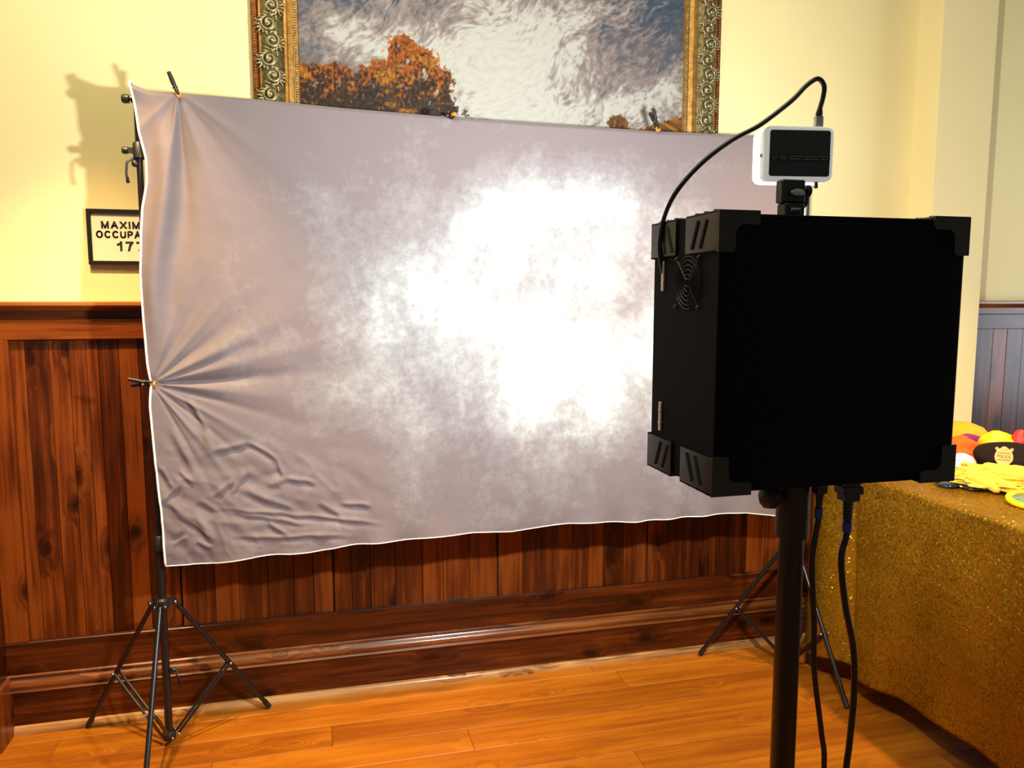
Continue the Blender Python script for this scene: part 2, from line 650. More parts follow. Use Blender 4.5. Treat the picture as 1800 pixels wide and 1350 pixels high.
RUNS = ((-2.2, -1.24), (-1.075, 2.5), (2.765, 4.6))
bm = bmesh.new()
for a, c in RUNS:
    sweep_x(bm, [(0.03, 1.491), (-0.030, 1.491), (-0.036, 1.487), (-0.036, 1.478), (-0.030, 1.473), (-0.018, 1.470), (-0.010, 1.462), (0.010, 1.458), (0.03, 1.458)], a, c)
structure(obj('trim_1', bm, M['wood_cap'], smooth=True, angle=35))
bm = bmesh.new()
for a, c in RUNS:
    pr = [(0.02, 0.214), (-0.010, 0.214), (-0.014, 0.210), (-0.012, 0.203), (-0.008, 0.200)]
    pr += [(-0.010 - 0.012 * math.sin(t * PI / 8), 0.196 - 0.034 * t / 8) for t in range(0, 9)]
    pr += [(-0.014, 0.158), (-0.017, 0.155), (-0.014, 0.150), (0.02, 0.150)]
    sweep_x(bm, pr, a, c)
structure(obj('trim_2', bm, M['wood_cap'], smooth=True, angle=35))
bm = bmesh.new()
for a, c in RUNS:
    box(bm, (a, -0.004, 0.0), (c, 0.0245, 0.152), 0.001)
structure(obj('baseboard_back', bm, M['wood_h']))
bm = bmesh.new()
for a, c in RUNS:
    pr = [(0.0, 0.0), (-0.019, 0.0)] + [(-0.019 * math.cos(t * PI / 12), 0.008 + 0.022 * math.sin(t * PI / 12)) for t in range(0, 7)]
    sweep_x(bm, pr, a, c)
structure(obj('trim_3', bm, M['wood_shoe'], smooth=True, angle=50))
# plastered pilaster on the right
structure(obj('trim_4', bxm((2.496, -0.103, -0.01), (2.768, 0.035, 3.3), 0.004, 2), M['paint'], origin=(2.63, 0.03, 0)))
# wooden casing at the left end of the panelling, with its plinth
cas = structure(obj('trim_5', bxm((-1.25, -0.115, 0.0), (-1.072, 0.03, 2.25), 0.004), M['wood_v']))
obj('plinth', bxm((-1.258, -0.125, -0.001), (-1.062, 0.03, 0.21), 0.006), M['wood_v'], cas)

# ------------------------------------------------------------------ framed landscape painting
FX0, FX1, FZ0, FZ1 = -0.202, 1.562, 1.93, 3.10
IW = 0.157
pic = thing('framed_painting', 'large autumn landscape painting in a carved gilt frame high on the cream wall', 'painting', ((FX0 + FX1) / 2, 0.03, FZ0))


def gold_material(name, c1, c2, rough):
    m, nt, b = new_mat(name)
    tc = N(nt, 'ShaderNodeTexCoord')
    no = N(nt, 'ShaderNodeTexNoise')
    no.inputs['Scale'].default_value = 60
    no.inputs['Detail'].default_value = 5
    nt.links.new(tc.outputs['Object'], no.inputs['Vector'])
    r = ramp(nt, [(0.32, c1), (0.66, c2)])
    nt.links.new(no.outputs['Fac'], r.inputs['Fac'])
    nt.links.new(r.outputs['Color'], b.inputs['Base Color'])
    b.inputs['Metallic'].default_value = 0.75
    b.inputs['Roughness'].default_value = rough
    bp = N(nt, 'ShaderNodeBump')
    bp.inputs['Strength'].default_value = 0.3
    bp.inputs['Distance'].default_value = 0.001
    nt.links.new(no.outputs['Fac'], bp.inputs['Height'])
    nt.links.new(bp.outputs['Normal'], b.inputs['Normal'])
    return m


M['gold'] = gold_material('gilt', (0.30, 0.14, 0.030), (0.50, 0.28, 0.07), 0.42)
M['gold_dark'] = gold_material('gilt_ground', (0.06, 0.050, 0.024), (0.20, 0.145, 0.055), 0.45)
M['gold_grey'] = gold_material('greyed_gilt', (0.16, 0.145, 0.085), (0.46, 0.36, 0.16), 0.33)
M['gold_red'] = gold_material('red_brown_gilt', (0.10, 0.025, 0.008), (0.22, 0.07, 0.02), 0.4)

# frame profile: (distance in from the outer edge, height off the wall)
PROF = [(0.0, 0.0), (0.0, 0.020), (0.004, 0.026), (0.018, 0.026), (0.022, 0.022), (0.026, 0.034), (0.032, 0.036), (0.045, 0.042), (0.065, 0.046),
        (0.085, 0.042), (0.098, 0.034), (0.104, 0.030), (0.108, 0.036), (0.116, 0.036), (0.121, 0.028), (0.136, 0.022), (0.139, 0.026), (0.152, 0.024), (0.157, 0.016), (0.157, 0.0)]


def frame_pt(side, w, h, s):
    """side 0 bottom,1 right,2 top,3 left; s 0..1 along the mitred side"""
    x0, x1, z0, z1 = FX0 + w, FX1 - w, FZ0 + w, FZ1 - w
    c = [(x0, z0), (x1, z0), (x1, z1), (x0, z1)]
    a, e = c[side], c[(side + 1) % 4]
    return Vector((a[0] + (e[0] - a[0]) * s, 0.03 - h, a[1] + (e[1] - a[1]) * s))


for side in range(4):
    bm = bmesh.new()
    A = [bm.verts.new(frame_pt(side, w, h, 0)) for w, h in PROF]
    B = [bm.verts.new(frame_pt(side, w, h, 1)) for w, h in PROF]
    k = len(A)
    for i in range(k):
        f = bm.faces.new((A[i], B[i], B[(i + 1) % k], A[(i + 1) % k]))
        w = (PROF[i][0] + PROF[(i + 1) % k][0]) / 2
        f.material_index = 1 if w < 0.021 else (2 if 0.03 < w < 0.103 else 0)
    bm.faces.new(A)
    bm.faces.new(B[::-1])
    obj('frame_side', bm, [M['gold'], M['gold_red'], M['gold_dark']], pic)
# beaded outer strip and twisted inner strip
bm = bmesh.new()
for side in range(4):
    ln = (frame_pt(side, 0.011, 0, 1) - frame_pt(side, 0.011, 0, 0)).length
    k = int(ln / 0.0095)
    for i in range(k):
        p = frame_pt(side, 0.011, 0.0265, (i + 0.5) / k)
        bmesh.ops.create_icosphere(bm, subdivisions=1, radius=0.0036, matrix=Matrix.Translation(p))
obj('bead_trim', bm, M['gold'], pic, smooth=True)['kind'] = 'stuff'
bm = bmesh.new()
for side in range(4):
    a, e = frame_pt(side, 0.1455, 0, 0), frame_pt(side, 0.1455, 0, 1)
    ln = (e - a).length
    k = int(ln / 0.0085)
    ang = [0, PI / 2, PI, -PI / 2][side]
    for i in range(k):
        p = frame_pt(side, 0.1455, 0.0255, (i + 0.5) / k)
        ball(bm, p, (0.0075, 0.004, 0.0032), 6, 4, Euler((0, -ang + 0.7, 0)))
obj('twist_trim', bm, M['gold_grey'], pic, smooth=True)['kind'] = 'stuff'


def scroll_mesh(seed):
    rnd = random.Random(seed)
    bm = bmesh.new()
    pts, rs = [], []
    for i in range(22):
        t = i / 21
        a = t * 2 * PI * 1.45
        r = 0.0270 * (1 - 0.78 * t)
        pts.append((r * math.cos(a), -0.002 - 0.006 * math.sin(t * 2.2), r * math.sin(a)))
        rs.append(0.0068 * (0.35 + 0.75 * math.sin(PI * min(1, t * 0.8 + 0.12))))
    tube(bm, pts, rs, 6)
    ball(bm, (0.001, -0.008, 0), (0.0085, 0.006, 0.0085), 8, 6)
    for k in range(9):                       # acanthus leaves curling off the scroll to both sides of the band
        a = -1.0 + k * 0.55 + rnd.uniform(-0.15, 0.15)
        d = 0.030 + rnd.uniform(-0.002, 0.003)
        p = Vector((d * math.cos(a), -0.002 - rnd.uniform(0, 0.003), d * math.sin(a)))
        ball(bm, p, (0.0135 + rnd.uniform(-0.003, 0.003), 0.0050, 0.0046), 7, 5, Euler((0, -(a + 0.95 + rnd.uniform(-0.3, 0.3)), 0)))
    for k in range(4):                       # veined tip between two scrolls
        p = Vector((0.016 - 0.011 * k, -0.003, 0.034 + 0.003 * math.sin(k)))
        ball(bm, p, (0.0040, 0.0042, 0.0120), 6, 4, Euler((0, 0.7 - 0.45 * k, 0)))
    me = bpy.data.meshes.new('scroll_ornament')
    bm.to_mesh(me)
    bm.free()
    me.polygons.foreach_set('use_smooth', [True] * len(me.polygons))
    me.materials.append(M['gold_grey'])
    return me


SM = [scroll_mesh(1), scroll_mesh(2)]
for side in range(4):
    a, e = frame_pt(side, 0.064, 0.042, 0), frame_pt(side, 0.064, 0.042, 1)
    ln = (e - a).length
    k = int(ln / 0.056)
    ang = [0, PI / 2, PI, -PI / 2][side]
    for i in range(k):
        o = bpy.data.objects.new('scroll_ornament', SM[i % 2])
        COL.objects.link(o)
        o.parent = pic
        s = (i + 0.5) / k
        o.location = frame_pt(side, 0.064 + (0.005 if i % 2 else -0.005), 0.042, s) - WL[pic.name]
        o.rotation_euler = (0, -ang + (0.3 if i % 2 else PI - 0.2), 0)
        if i % 2:
            o.scale = (-0.92, 1, 0.92)


def painted_canvas():
    x0, x1, z0, z1 = FX0 + IW - 0.004, FX1 - IW + 0.004, FZ0 + IW - 0.004, FZ1 - IW + 0.004
    nu, nv = 500, 330
    xs = np.linspace(x0, x1, nu)
    zs = z0 + (z1 - z0) * np.linspace(0, 1, nv) ** 1.25      # finer rows low down, where the trees stand
    X, Z = np.meshgrid(xs, zs, indexing='ij')
    wx = fbm(X * 3, Z * 3, 3) * 0.07
    wz = fbm(X * 3 + 40, Z * 3 + 7, 3) * 0.07
    # streaky clouds rising to the right
    u = (X + wx) * 0.80 + (Z + wz) * 0.60
    v = -(X + wx) * 0.60 + (Z + wz) * 0.80
    c1 = fbm(u * 2.2 + 3, v * 4.5, 5, 0.55)
    c2 = fbm(u * 7 + 11, v * 15 + 5, 5, 0.62)
    strokes = fbm(u * 30, v * 62, 3, 0.65)
    bright = np.exp(-(((X - 0.70) / 0.34) ** 2 + ((Z - 2.40) / 0.26) ** 2)) * 0.85
    bright += np.exp(-(((X - 0.22) / 0.22) ** 2 + ((Z - 2.40 + 0.25 * (X - 0.2)) / 0.07) ** 2)) * 0.50
    bright += np.exp(-(((Z - 2.17) / 0.10) ** 2)) * 0.42 * sstep(0.35, 0.7, X)
    bright += np.exp(-(((X - 1.25) / 0.3) ** 2 + ((Z - 2.27 - 0.28 * (X - 1.2)) / 0.06) ** 2)) * 0.35
    t = bright + 0.55 * c1 + 0.38 * c2 + 0.20 * strokes
    t = np.clip(bright + 0.10 * bright + 0.30 * c1 + 0.32 * c2 + 0.24 * strokes + 0.13, 0, 1)
    blue = sstep(2.36, 2.72, Z + 0.25 * c1 + 0.08 * np.abs(X - 0.6))
    grey_v = np.array([150, 140, 140]) / 255
    grey_b = np.array([98, 112, 130]) / 255
    base = grey_v * (1 - blue[..., None]) + grey_b * blue[..., None]
    pale = np.array([186, 168, 162]) / 255
    white = np.array([255, 250, 236]) / 255
    s1 = sstep(0.10, 0.45, t)[..., None]
    s2 = sstep(0.42, 0.85, t)[..., None]
    col = base * (1 - s1) + pale * s1
    col = col * (1 - s2) + white * s2
    col = np.clip(col + 0.07 * strokes[..., None], 0, 1)
    # trees
    nz = fbm(X * 30, Z * 30, 4, 0.62)
    fine = fbm(X * 85 + 5, Z * 60, 3, 0.65)

    def crown(cx, cz, rx, rz):
        return 1 - np.sqrt(((X - cx) / rx) ** 2 + ((Z - cz) / rz) ** 2)
    tree = np.full_like(X, -9.0)
    for cr in ((-0.02, 2.25, 0.09, 0.075), (0.06, 2.25, 0.10, 0.075), (0.0, 2.18, 0.16, 0.07), (0.19, 2.24, 0.075, 0.080), (0.25, 2.27, 0.075, 0.085),
               (0.315, 2.38, 0.062, 0.058), (0.355, 2.33, 0.095, 0.075), (0.39, 2.28, 0.10, 0.085), (0.30, 2.24, 0.13, 0.085),
               (0.44, 2.24, 0.055, 0.05), (0.46, 2.20, 0.055, 0.042), (0.25, 2.16, 0.27, 0.055)):
        tree = np.maximum(tree, crown(*cr) * min(cr[2], cr[3]) / 0.07)
    tm = sstep(-0.03, 0.10, tree + 0.30 * nz + 0.24 * fine)
    holes = sstep(0.42, 0.55, fbm(X * 22 + 9, Z * 22 + 3, 3, 0.6)) * sstep(2.19, 2.24, Z)
    tm = tm * (1 - 0.8 * holes)
    orange = np.array([186, 98, 22]) / 255
    rust = np.array([120, 66, 34]) / 255
    gold = np.array([202, 130, 30]) / 255
    dk = np.array([58, 44, 30]) / 255
    h = fbm(X * 14 + 60, Z * 14, 3, 0.6)
    lay = np.clip((Z - 2.17) / 0.22 + 0.55 * h + 0.6 * fine, 0, 1)[..., None]
    tc = dk * (1 - lay) + rust * lay
    l2 = sstep(0.35, 0.85, lay)
    tc = tc * (1 - l2) + orange * l2
    gmix = (sstep(0.16, 0.4, fbm(X * 9 + 2, Z * 16 + 30, 3)) * 0.8)[..., None]
    tc = tc * (1 - gmix) + gold * gmix
    tc = np.clip(tc * (1 + 0.55 * fine[..., None]), 0, 1)
    col = col * (1 - tm[..., None]) + tc * tm[..., None]
    # small distant bush and the brown field
    sb = sstep(-0.05, 0.12, crown(1.137, 2.165, 0.045, 0.042) + 0.3 * fine)
    col = col * (1 - sb[..., None]) + (np.array([132, 88, 46]) / 255 * (1 + 0.6 * fine[..., None])) * sb[..., None]
    fz = 2.150 + 0.062 * sstep(1.18, 1.42, X) + 0.004 * nz - 0.03 * sstep(1.15, 0.5, X)
    fm = sstep(0.006, -0.006, Z - fz - 0.012 * fine)
    fl = fbm(X * 6, Z * 70 + X * 30, 3, 0.6)
    fc = np.clip(np.array([164, 108, 50]) / 255 * (1 + 0.9 * fl[..., None]), 0, 1)
    col = col * (1 - fm[..., None]) + fc * fm[..., None]
    col = np.clip(col, 0, 1)
    V = np.stack([X, np.full_like(X, 0.015) - 0.0006 * strokes, Z], -1).reshape(-1, 3)
    m, nt, b = new_mat('oil_paint')
    at = N(nt, 'ShaderNodeVertexColor', layer_name='Paint')
    nt.links.new(at.outputs['Color'], b.inputs['Base Color'])
    b.inputs['Roughness'].default_value = 0.55
    b.inputs['Specular IOR Level'].default_value = 0.2
    o = from_arrays('canvas', V, grid_faces(nu, nv), m, pic, (0.68, 0.015, 2.5), smooth=True)
    ca = o.data.color_attributes.new('Paint', 'FLOAT_COLOR', 'POINT')
    rgba = np.ones((nu * nv, 4), dtype=np.float32)
    rgba[:, :3] = nlin(col).reshape(-1, 3) * 0.36
    ca.data.foreach_set('color', rgba.ravel())


painted_canvas()

# ------------------------------------------------------------------ occupancy sign
SX, SZ, SW, SH = -0.617, 1.706, 0.131, 0.0925
sign = thing('occupancy_sign', 'black-framed maximum occupancy sign on the cream wall, half hidden by the backdrop edge', 'sign', (SX, 0.03, SZ - SH))
bm = bmesh.new()
fw = 0.0135
box(bm, (SX - SW, 0.012, SZ - SH), (SX + SW, 0.03, SZ - SH + fw), 0.0015)
box(bm, (SX - SW, 0.012, SZ + SH - fw), (SX + SW, 0.03, SZ + SH), 0.0015)
box(bm, (SX - SW, 0.012, SZ - SH + fw), (SX - SW + fw, 0.03, SZ + SH - fw), 0.0015)
box(bm, (SX + SW - fw, 0.012, SZ - SH + fw), (SX + SW, 0.03, SZ + SH - fw), 0.0015)
obj('sign_frame', bm, M['frame_black'], sign)
obj('paper', bxm((SX - SW + fw, 0.020, SZ - SH + fw), (SX + SW - fw, 0.029, SZ + SH - fw)), M['paper'], sign)
for txt, dz, hh, ww, st in (('MAXIMUM', 0.0405, 0.0250, 0.176, 0.0062), ('OCCUPANCY', 0.0090, 0.0255, 0.211, 0.0058), ('177', -0.0300, 0.0330, 0.086, 0.0074)):
    mt = Matrix.Translation((SX, 0.0200, SZ + dz)) @ Euler((PI / 2, 0, 0)).to_matrix().to_4x4()
    lettering(txt, hh, ww, st, mt, M['ink'], sign)

# ------------------------------------------------------------------ backdrop stands, crossbar
def light_stand(cx, cy, ztop, phase, label):
    st = thing('backdrop_stand', label, 'stand', (cx, cy, 0), 'tripod stands holding the backdrop')
    HZ, LZ, R = 0.500, 0.040, 0.352
    obj('lower_pole', tubem([(cx, cy, LZ - 0.012), (cx, cy, 0.72)], 0.0125, 14), M['black_metal'], st, smooth=True, angle=40)
    obj('upper_pole', tubem([(cx, cy, 0.70), (cx, cy, ztop)], 0.0095, 14), M['black_metal'], st, smooth=True, angle=40)
    for zc, side in ((0.705, 1), (1.955, -1)):
        bm = bmesh.new()
        lathe(bm, [(0.013, -0.026), (0.018, -0.022), (0.018, 0.02), (0.013, 0.026)], (cx, cy, zc), 16)
        box(bm, (cx + side * 0.012, cy - 0.007, zc - 0.008), (cx + side * 0.03, cy + 0.007, zc + 0.008))
        co = obj('collar', bm, M['black_plastic'], st, smooth=True, angle=40)
        obj('knob', lathem([(0.004, 0), (0.004, 0.008), (0.0105, 0.009), (0.0115, 0.020), (0.0095, 0.026)], (cx + side * 0.022, cy, zc), 12, (side, 0, 0.0)), M['black_plastic'], co, smooth=True, angle=40)
    bm = bmesh.new()
    lathe(bm, [(0.0128, -0.02), (0.021, -0.016), (0.021, 0.012), (0.0128, 0.018)], (cx, cy, HZ), 16)
    for k in range(3):
        a = phase + k * 2 * PI / 3
        d = Vector((math.cos(a), math.sin(a), 0))
        e = Vector((-d.y, d.x, 0))
        for s in (-1, 1):
            c = Vector((cx, cy, HZ)) + d * 0.032 + e * 0.0105 * s
            prism(bm, [(-0.016, -0.011), (0.014, -0.013), (0.018, 0.002), (-0.016, 0.012)], 0.0025,
                  Matrix.Translation(c) @ Matrix(((d.x, 0, e.x, 0), (d.y, 0, e.y, 0), (0, 1, 0, 0), (0, 0, 0, 1))))
    obj('upper_hub', bm, M['black_plastic'], st)
    bm = bmesh.new()
    lathe(bm, [(0.0128, -0.016), (0.022, -0.012), (0.022, 0.010), (0.0128, 0.014)], (cx, cy, LZ), 16)
    obj('lower_hub', bm, M['black_plastic'], st, smooth=True, angle=40)
    for k in range(3):
        a = phase + k * 2 * PI / 3
        d = Vector((math.cos(a), math.sin(a), 0))
        e = Vector((-d.y, d.x, 0))
        top = Vector((cx, cy, HZ)) + d * 0.036
        foot = Vector((cx, cy, 0.009)) + d * R
        lg = obj('leg', tubem([top, foot], 0.0082, 10), M['black_metal'], st, smooth=True, angle=40)
        v = (foot - top).normalized()
        obj('rubber_foot', tubem([foot - v * 0.03, foot], 0.0098, 10), M['black_plastic'], lg, smooth=True, angle=40)
        mid = top.lerp(foot, 0.555)
        low = Vector((cx, cy, LZ)) + d * 0.026
        bm = bmesh.new()
        for s in (-1, 1):
            tube(bm, [mid + e * 0.0105 * s, low + e * 0.0105 * s], 0.0046, 6)
        br = obj('brace', bm, M['black_metal'], st, smooth=True, angle=40)
        for p in (mid, low, top):
            for s in (-1, 1):
                obj('rivet', lathem([(0.0048, 0), (0.0048, 0.002), (0.0030, 0.0042), (0, 0.0048)], p + e * 0.0145 * s, 8, e * s), M['rivet'], br, smooth=True)
    return st


PLX, PLY, PRX, PRY = -0.530, -0.207, 1.830, -0.205
st_l = light_stand(PLX, PLY, 2.110, math.radians(-92), 'left black tripod backdrop stand, legs in full view beside the knotty panelling')
st_r = light_stand(PRX, PRY, 2.075, math.radians(-88), 'right black tripod backdrop stand, mostly hidden behind the booth pole')
# wing lever and strap hanging on the left stand, velcro ties low on its pole
bm = tubem([(PLX - 0.010, PLY, 1.925), (PLX - 0.024, PLY - 0.008, 1.928), (PLX - 0.034, PLY - 0.012, 1.915), (PLX - 0.037, PLY - 0.012, 1.885), (PLX - 0.033, PLY - 0.012, 1.855)], [0.006, 0.0045, 0.004, 0.0035, 0.0055], 8)
obj('strap', bm, M['black_plastic'], st_l, smooth=True)
bm = bmesh.new()
ball(bm, (PLX - 0.012, PLY - 0.006, 1.915), 0.011, 10, 8)
obj('lever', bm, M['black_plastic'], st_l, smooth=True)
bm = tubem([(PLX + 0.012, PLY - 0.006, 0.265), (PLX + 0.034, PLY - 0.008, 0.275), (PLX + 0.036, PLY - 0.008, 0.24), (PLX + 0.043, PLY - 0.01, 0.205)], 0.0026, 6)
tube(bm, [(PLX + 0.012, PLY - 0.006, 0.268), (PLX + 0.030, PLY - 0.012, 0.262), (PLX + 0.05, PLY - 0.012, 0.215)], 0.0022, 6)
ball(bm, (PLX + 0.024, PLY - 0.006, 0.268), (0.014, 0.008, 0.010), 8, 6)
obj('cable_tie', bm, M['black_plastic'], st_l, smooth=True)

bar = thing('crossbar', 'black crossbar spanning the two stands behind the top edge of the backdrop', 'crossbar', (0.65, -0.19, 2.115))
pl = Vector((PLX - 0.015, PLY, 2.109))
pr = Vector((PRX + 0.015, PRY, 2.074))
obj('tube', tubem([pl, pr], 0.0115, 12), M['black_metal'], bar, smooth=True, angle=40)
obj('knob', lathem([(0.005, 0), (0.005, 0.006), (0.0135, 0.008), (0.0145, 0.022), (0.011, 0.028)], pl + Vector((0.002, 0, 0.0)), 14, (-1, 0, 0)), M['black_plastic'], bar, smooth=True, angle=40)
obj('knob', lathem([(0.005, 0), (0.005, 0.006), (0.0135, 0.008), (0.0145, 0.022), (0.011, 0.028)], pr - Vector((0.002, 0, 0.0)), 14, (1, 0, 0)), M['black_plastic'], bar, smooth=True, angle=40)

# ------------------------------------------------------------------ the photo backdrop
def backdrop_material():
    m, nt, b = new_mat('mottled_backdrop')
    L = nt.links.new
    tc = N(nt, 'ShaderNodeTexCoord')
    # printed pale centre
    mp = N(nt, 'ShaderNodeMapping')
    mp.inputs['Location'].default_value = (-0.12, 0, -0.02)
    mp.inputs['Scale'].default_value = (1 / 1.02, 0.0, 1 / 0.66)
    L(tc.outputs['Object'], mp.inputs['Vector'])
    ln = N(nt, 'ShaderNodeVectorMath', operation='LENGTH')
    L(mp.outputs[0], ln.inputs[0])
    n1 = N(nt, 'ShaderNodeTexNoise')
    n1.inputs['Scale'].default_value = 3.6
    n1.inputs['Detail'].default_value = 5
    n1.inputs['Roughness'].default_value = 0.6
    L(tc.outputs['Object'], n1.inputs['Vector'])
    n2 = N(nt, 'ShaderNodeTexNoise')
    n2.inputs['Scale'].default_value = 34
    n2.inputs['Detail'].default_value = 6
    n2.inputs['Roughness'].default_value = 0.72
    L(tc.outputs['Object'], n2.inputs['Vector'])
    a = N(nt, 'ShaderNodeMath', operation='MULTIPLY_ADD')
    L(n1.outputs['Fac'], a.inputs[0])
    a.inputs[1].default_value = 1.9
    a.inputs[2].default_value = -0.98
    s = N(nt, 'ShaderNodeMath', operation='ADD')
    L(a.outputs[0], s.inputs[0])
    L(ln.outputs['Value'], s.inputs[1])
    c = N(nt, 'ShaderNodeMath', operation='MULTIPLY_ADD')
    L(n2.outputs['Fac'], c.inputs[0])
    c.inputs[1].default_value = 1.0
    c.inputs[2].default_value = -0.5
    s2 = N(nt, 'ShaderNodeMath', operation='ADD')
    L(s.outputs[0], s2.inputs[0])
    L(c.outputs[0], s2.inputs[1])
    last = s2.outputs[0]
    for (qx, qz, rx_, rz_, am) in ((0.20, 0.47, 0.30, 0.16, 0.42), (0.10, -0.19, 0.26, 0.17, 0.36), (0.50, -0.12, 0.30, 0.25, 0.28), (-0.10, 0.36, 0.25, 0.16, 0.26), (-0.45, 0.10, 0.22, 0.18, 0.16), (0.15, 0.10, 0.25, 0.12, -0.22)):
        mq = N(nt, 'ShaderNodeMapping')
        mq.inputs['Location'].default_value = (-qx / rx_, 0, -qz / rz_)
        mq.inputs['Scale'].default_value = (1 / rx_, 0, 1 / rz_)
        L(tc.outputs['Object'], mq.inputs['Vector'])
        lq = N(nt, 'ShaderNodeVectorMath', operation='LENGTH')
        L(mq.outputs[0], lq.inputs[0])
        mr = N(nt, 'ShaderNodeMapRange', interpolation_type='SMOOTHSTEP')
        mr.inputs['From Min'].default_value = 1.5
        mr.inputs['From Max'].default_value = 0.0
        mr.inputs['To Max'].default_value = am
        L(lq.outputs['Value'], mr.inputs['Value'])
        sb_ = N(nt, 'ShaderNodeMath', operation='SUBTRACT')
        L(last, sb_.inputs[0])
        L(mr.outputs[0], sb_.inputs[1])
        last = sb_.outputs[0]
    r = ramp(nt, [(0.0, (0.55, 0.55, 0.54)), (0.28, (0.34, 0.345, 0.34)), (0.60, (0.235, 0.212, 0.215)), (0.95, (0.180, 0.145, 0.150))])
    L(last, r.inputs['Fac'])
    L(r.outputs['Color'], b.inputs['Base Color'])
    b.inputs['Roughness'].default_value = 0.75
    b.inputs['Sheen Weight'].default_value = 0.15
    n3 = N(nt, 'ShaderNodeTexNoise')
    n3.inputs['Scale'].default_value = 420
    L(tc.outputs['Object'], n3.inputs['Vector'])
    bp = N(nt, 'ShaderNodeBump')
    bp.inputs['Strength'].default_value = 0.12
    bp.inputs['Distance'].default_value = 0.001
    L(n3.outputs['Fac'], bp.inputs['Height'])
    L(bp.outputs['Normal'], b.inputs['Normal'])
    tr = N(nt, 'ShaderNodeBsdfTranslucent')
    L(r.outputs['Color'], tr.inputs['Color'])
    mx = N(nt, 'ShaderNodeMixShader')
    mx.inputs[0].default_value = 0.12
    L(b.outputs[0], mx.inputs[1])
    L(tr.outputs[0], mx.inputs[2])
    L(mx.outputs[0], nt.nodes['Material Output'].inputs['Surface'])
    return m


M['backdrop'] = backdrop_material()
BD0 = Vector((0.64, -0.235, 1.38))
LEFT = [(2.159, -0.540), (2.085, -0.530), (2.003, -0.521), (1.929, -0.507), (1.856, -0.507), (1.776, -0.524), (1.70, -0.531), (1.579, -0.537), (1.44, -0.535), (1.30, -0.531),
        (1.232, -0.524), (1.163, -0.530), (0.954, -0.522), (0.815, -0.513), (0.635, -0.510)]
TOP = [(-0.54, 2.159), (-0.506, 2.146), (-0.482, 2.136), (-0.426, 2.137), (-0.177, 2.131), (0.085, 2.120), (0.447, 2.111), (0.754, 2.106), (1.176, 2.101), (1.562, 2.106), (1.80, 2.100)]
BOT = [(-0.511, 0.635), (-0.355, 0.631), (-0.238, 0.645), (-0.035, 0.645), (0.05, 0.658), (0.244, 0.661), (0.507, 0.672), (0.653, 0.663), (0.869, 0.680), (1.139, 0.667), (1.373, 0.671), (1.592, 0.672), (1.731, 0.646), (1.80, 0.655)]


CREASE = [(-0.463, 1.078, -0.408, 0.936), (-0.455, 0.948, -0.412, 0.91), (-0.506, 0.848, -0.461, 0.902), (-0.351, 1.01, -0.238, 1.037), (-0.238, 1.037, -0.151, 0.97), (-0.151, 0.97, -0.129, 0.909),
          (-0.129, 0.909, -0.188, 0.885), (-0.357, 0.859, -0.283, 0.908), (-0.294, 0.865, -0.252, 0.927), (-0.259, 0.884, -0.087, 0.782), (-0.315, 0.815, 0.174, 0.732), (-0.287, 0.796, -0.06, 0.748),
          (-0.408, 0.798, -0.363, 0.716), (-0.444, 0.728, -0.49, 0.70), (-0.188, 0.761, -0.124, 0.714), (-0.497, 0.857, -0.368, 0.717), (-0.29, 0.717, 0.068, 0.693), (-0.126, 0.905, -0.027, 0.882),
          (-0.378, 1.071, -0.353, 1.014), (-0.418, 1.183, -0.364, 1.067), (-0.512, 0.966, -0.482, 0.893), (-0.394, 0.847, -0.34, 0.805), (0.054, 0.808, 0.158, 0.791), (-0.412, 0.714, -0.366, 0.688), (-0.021, 0.822, 0.053, 0.768)]


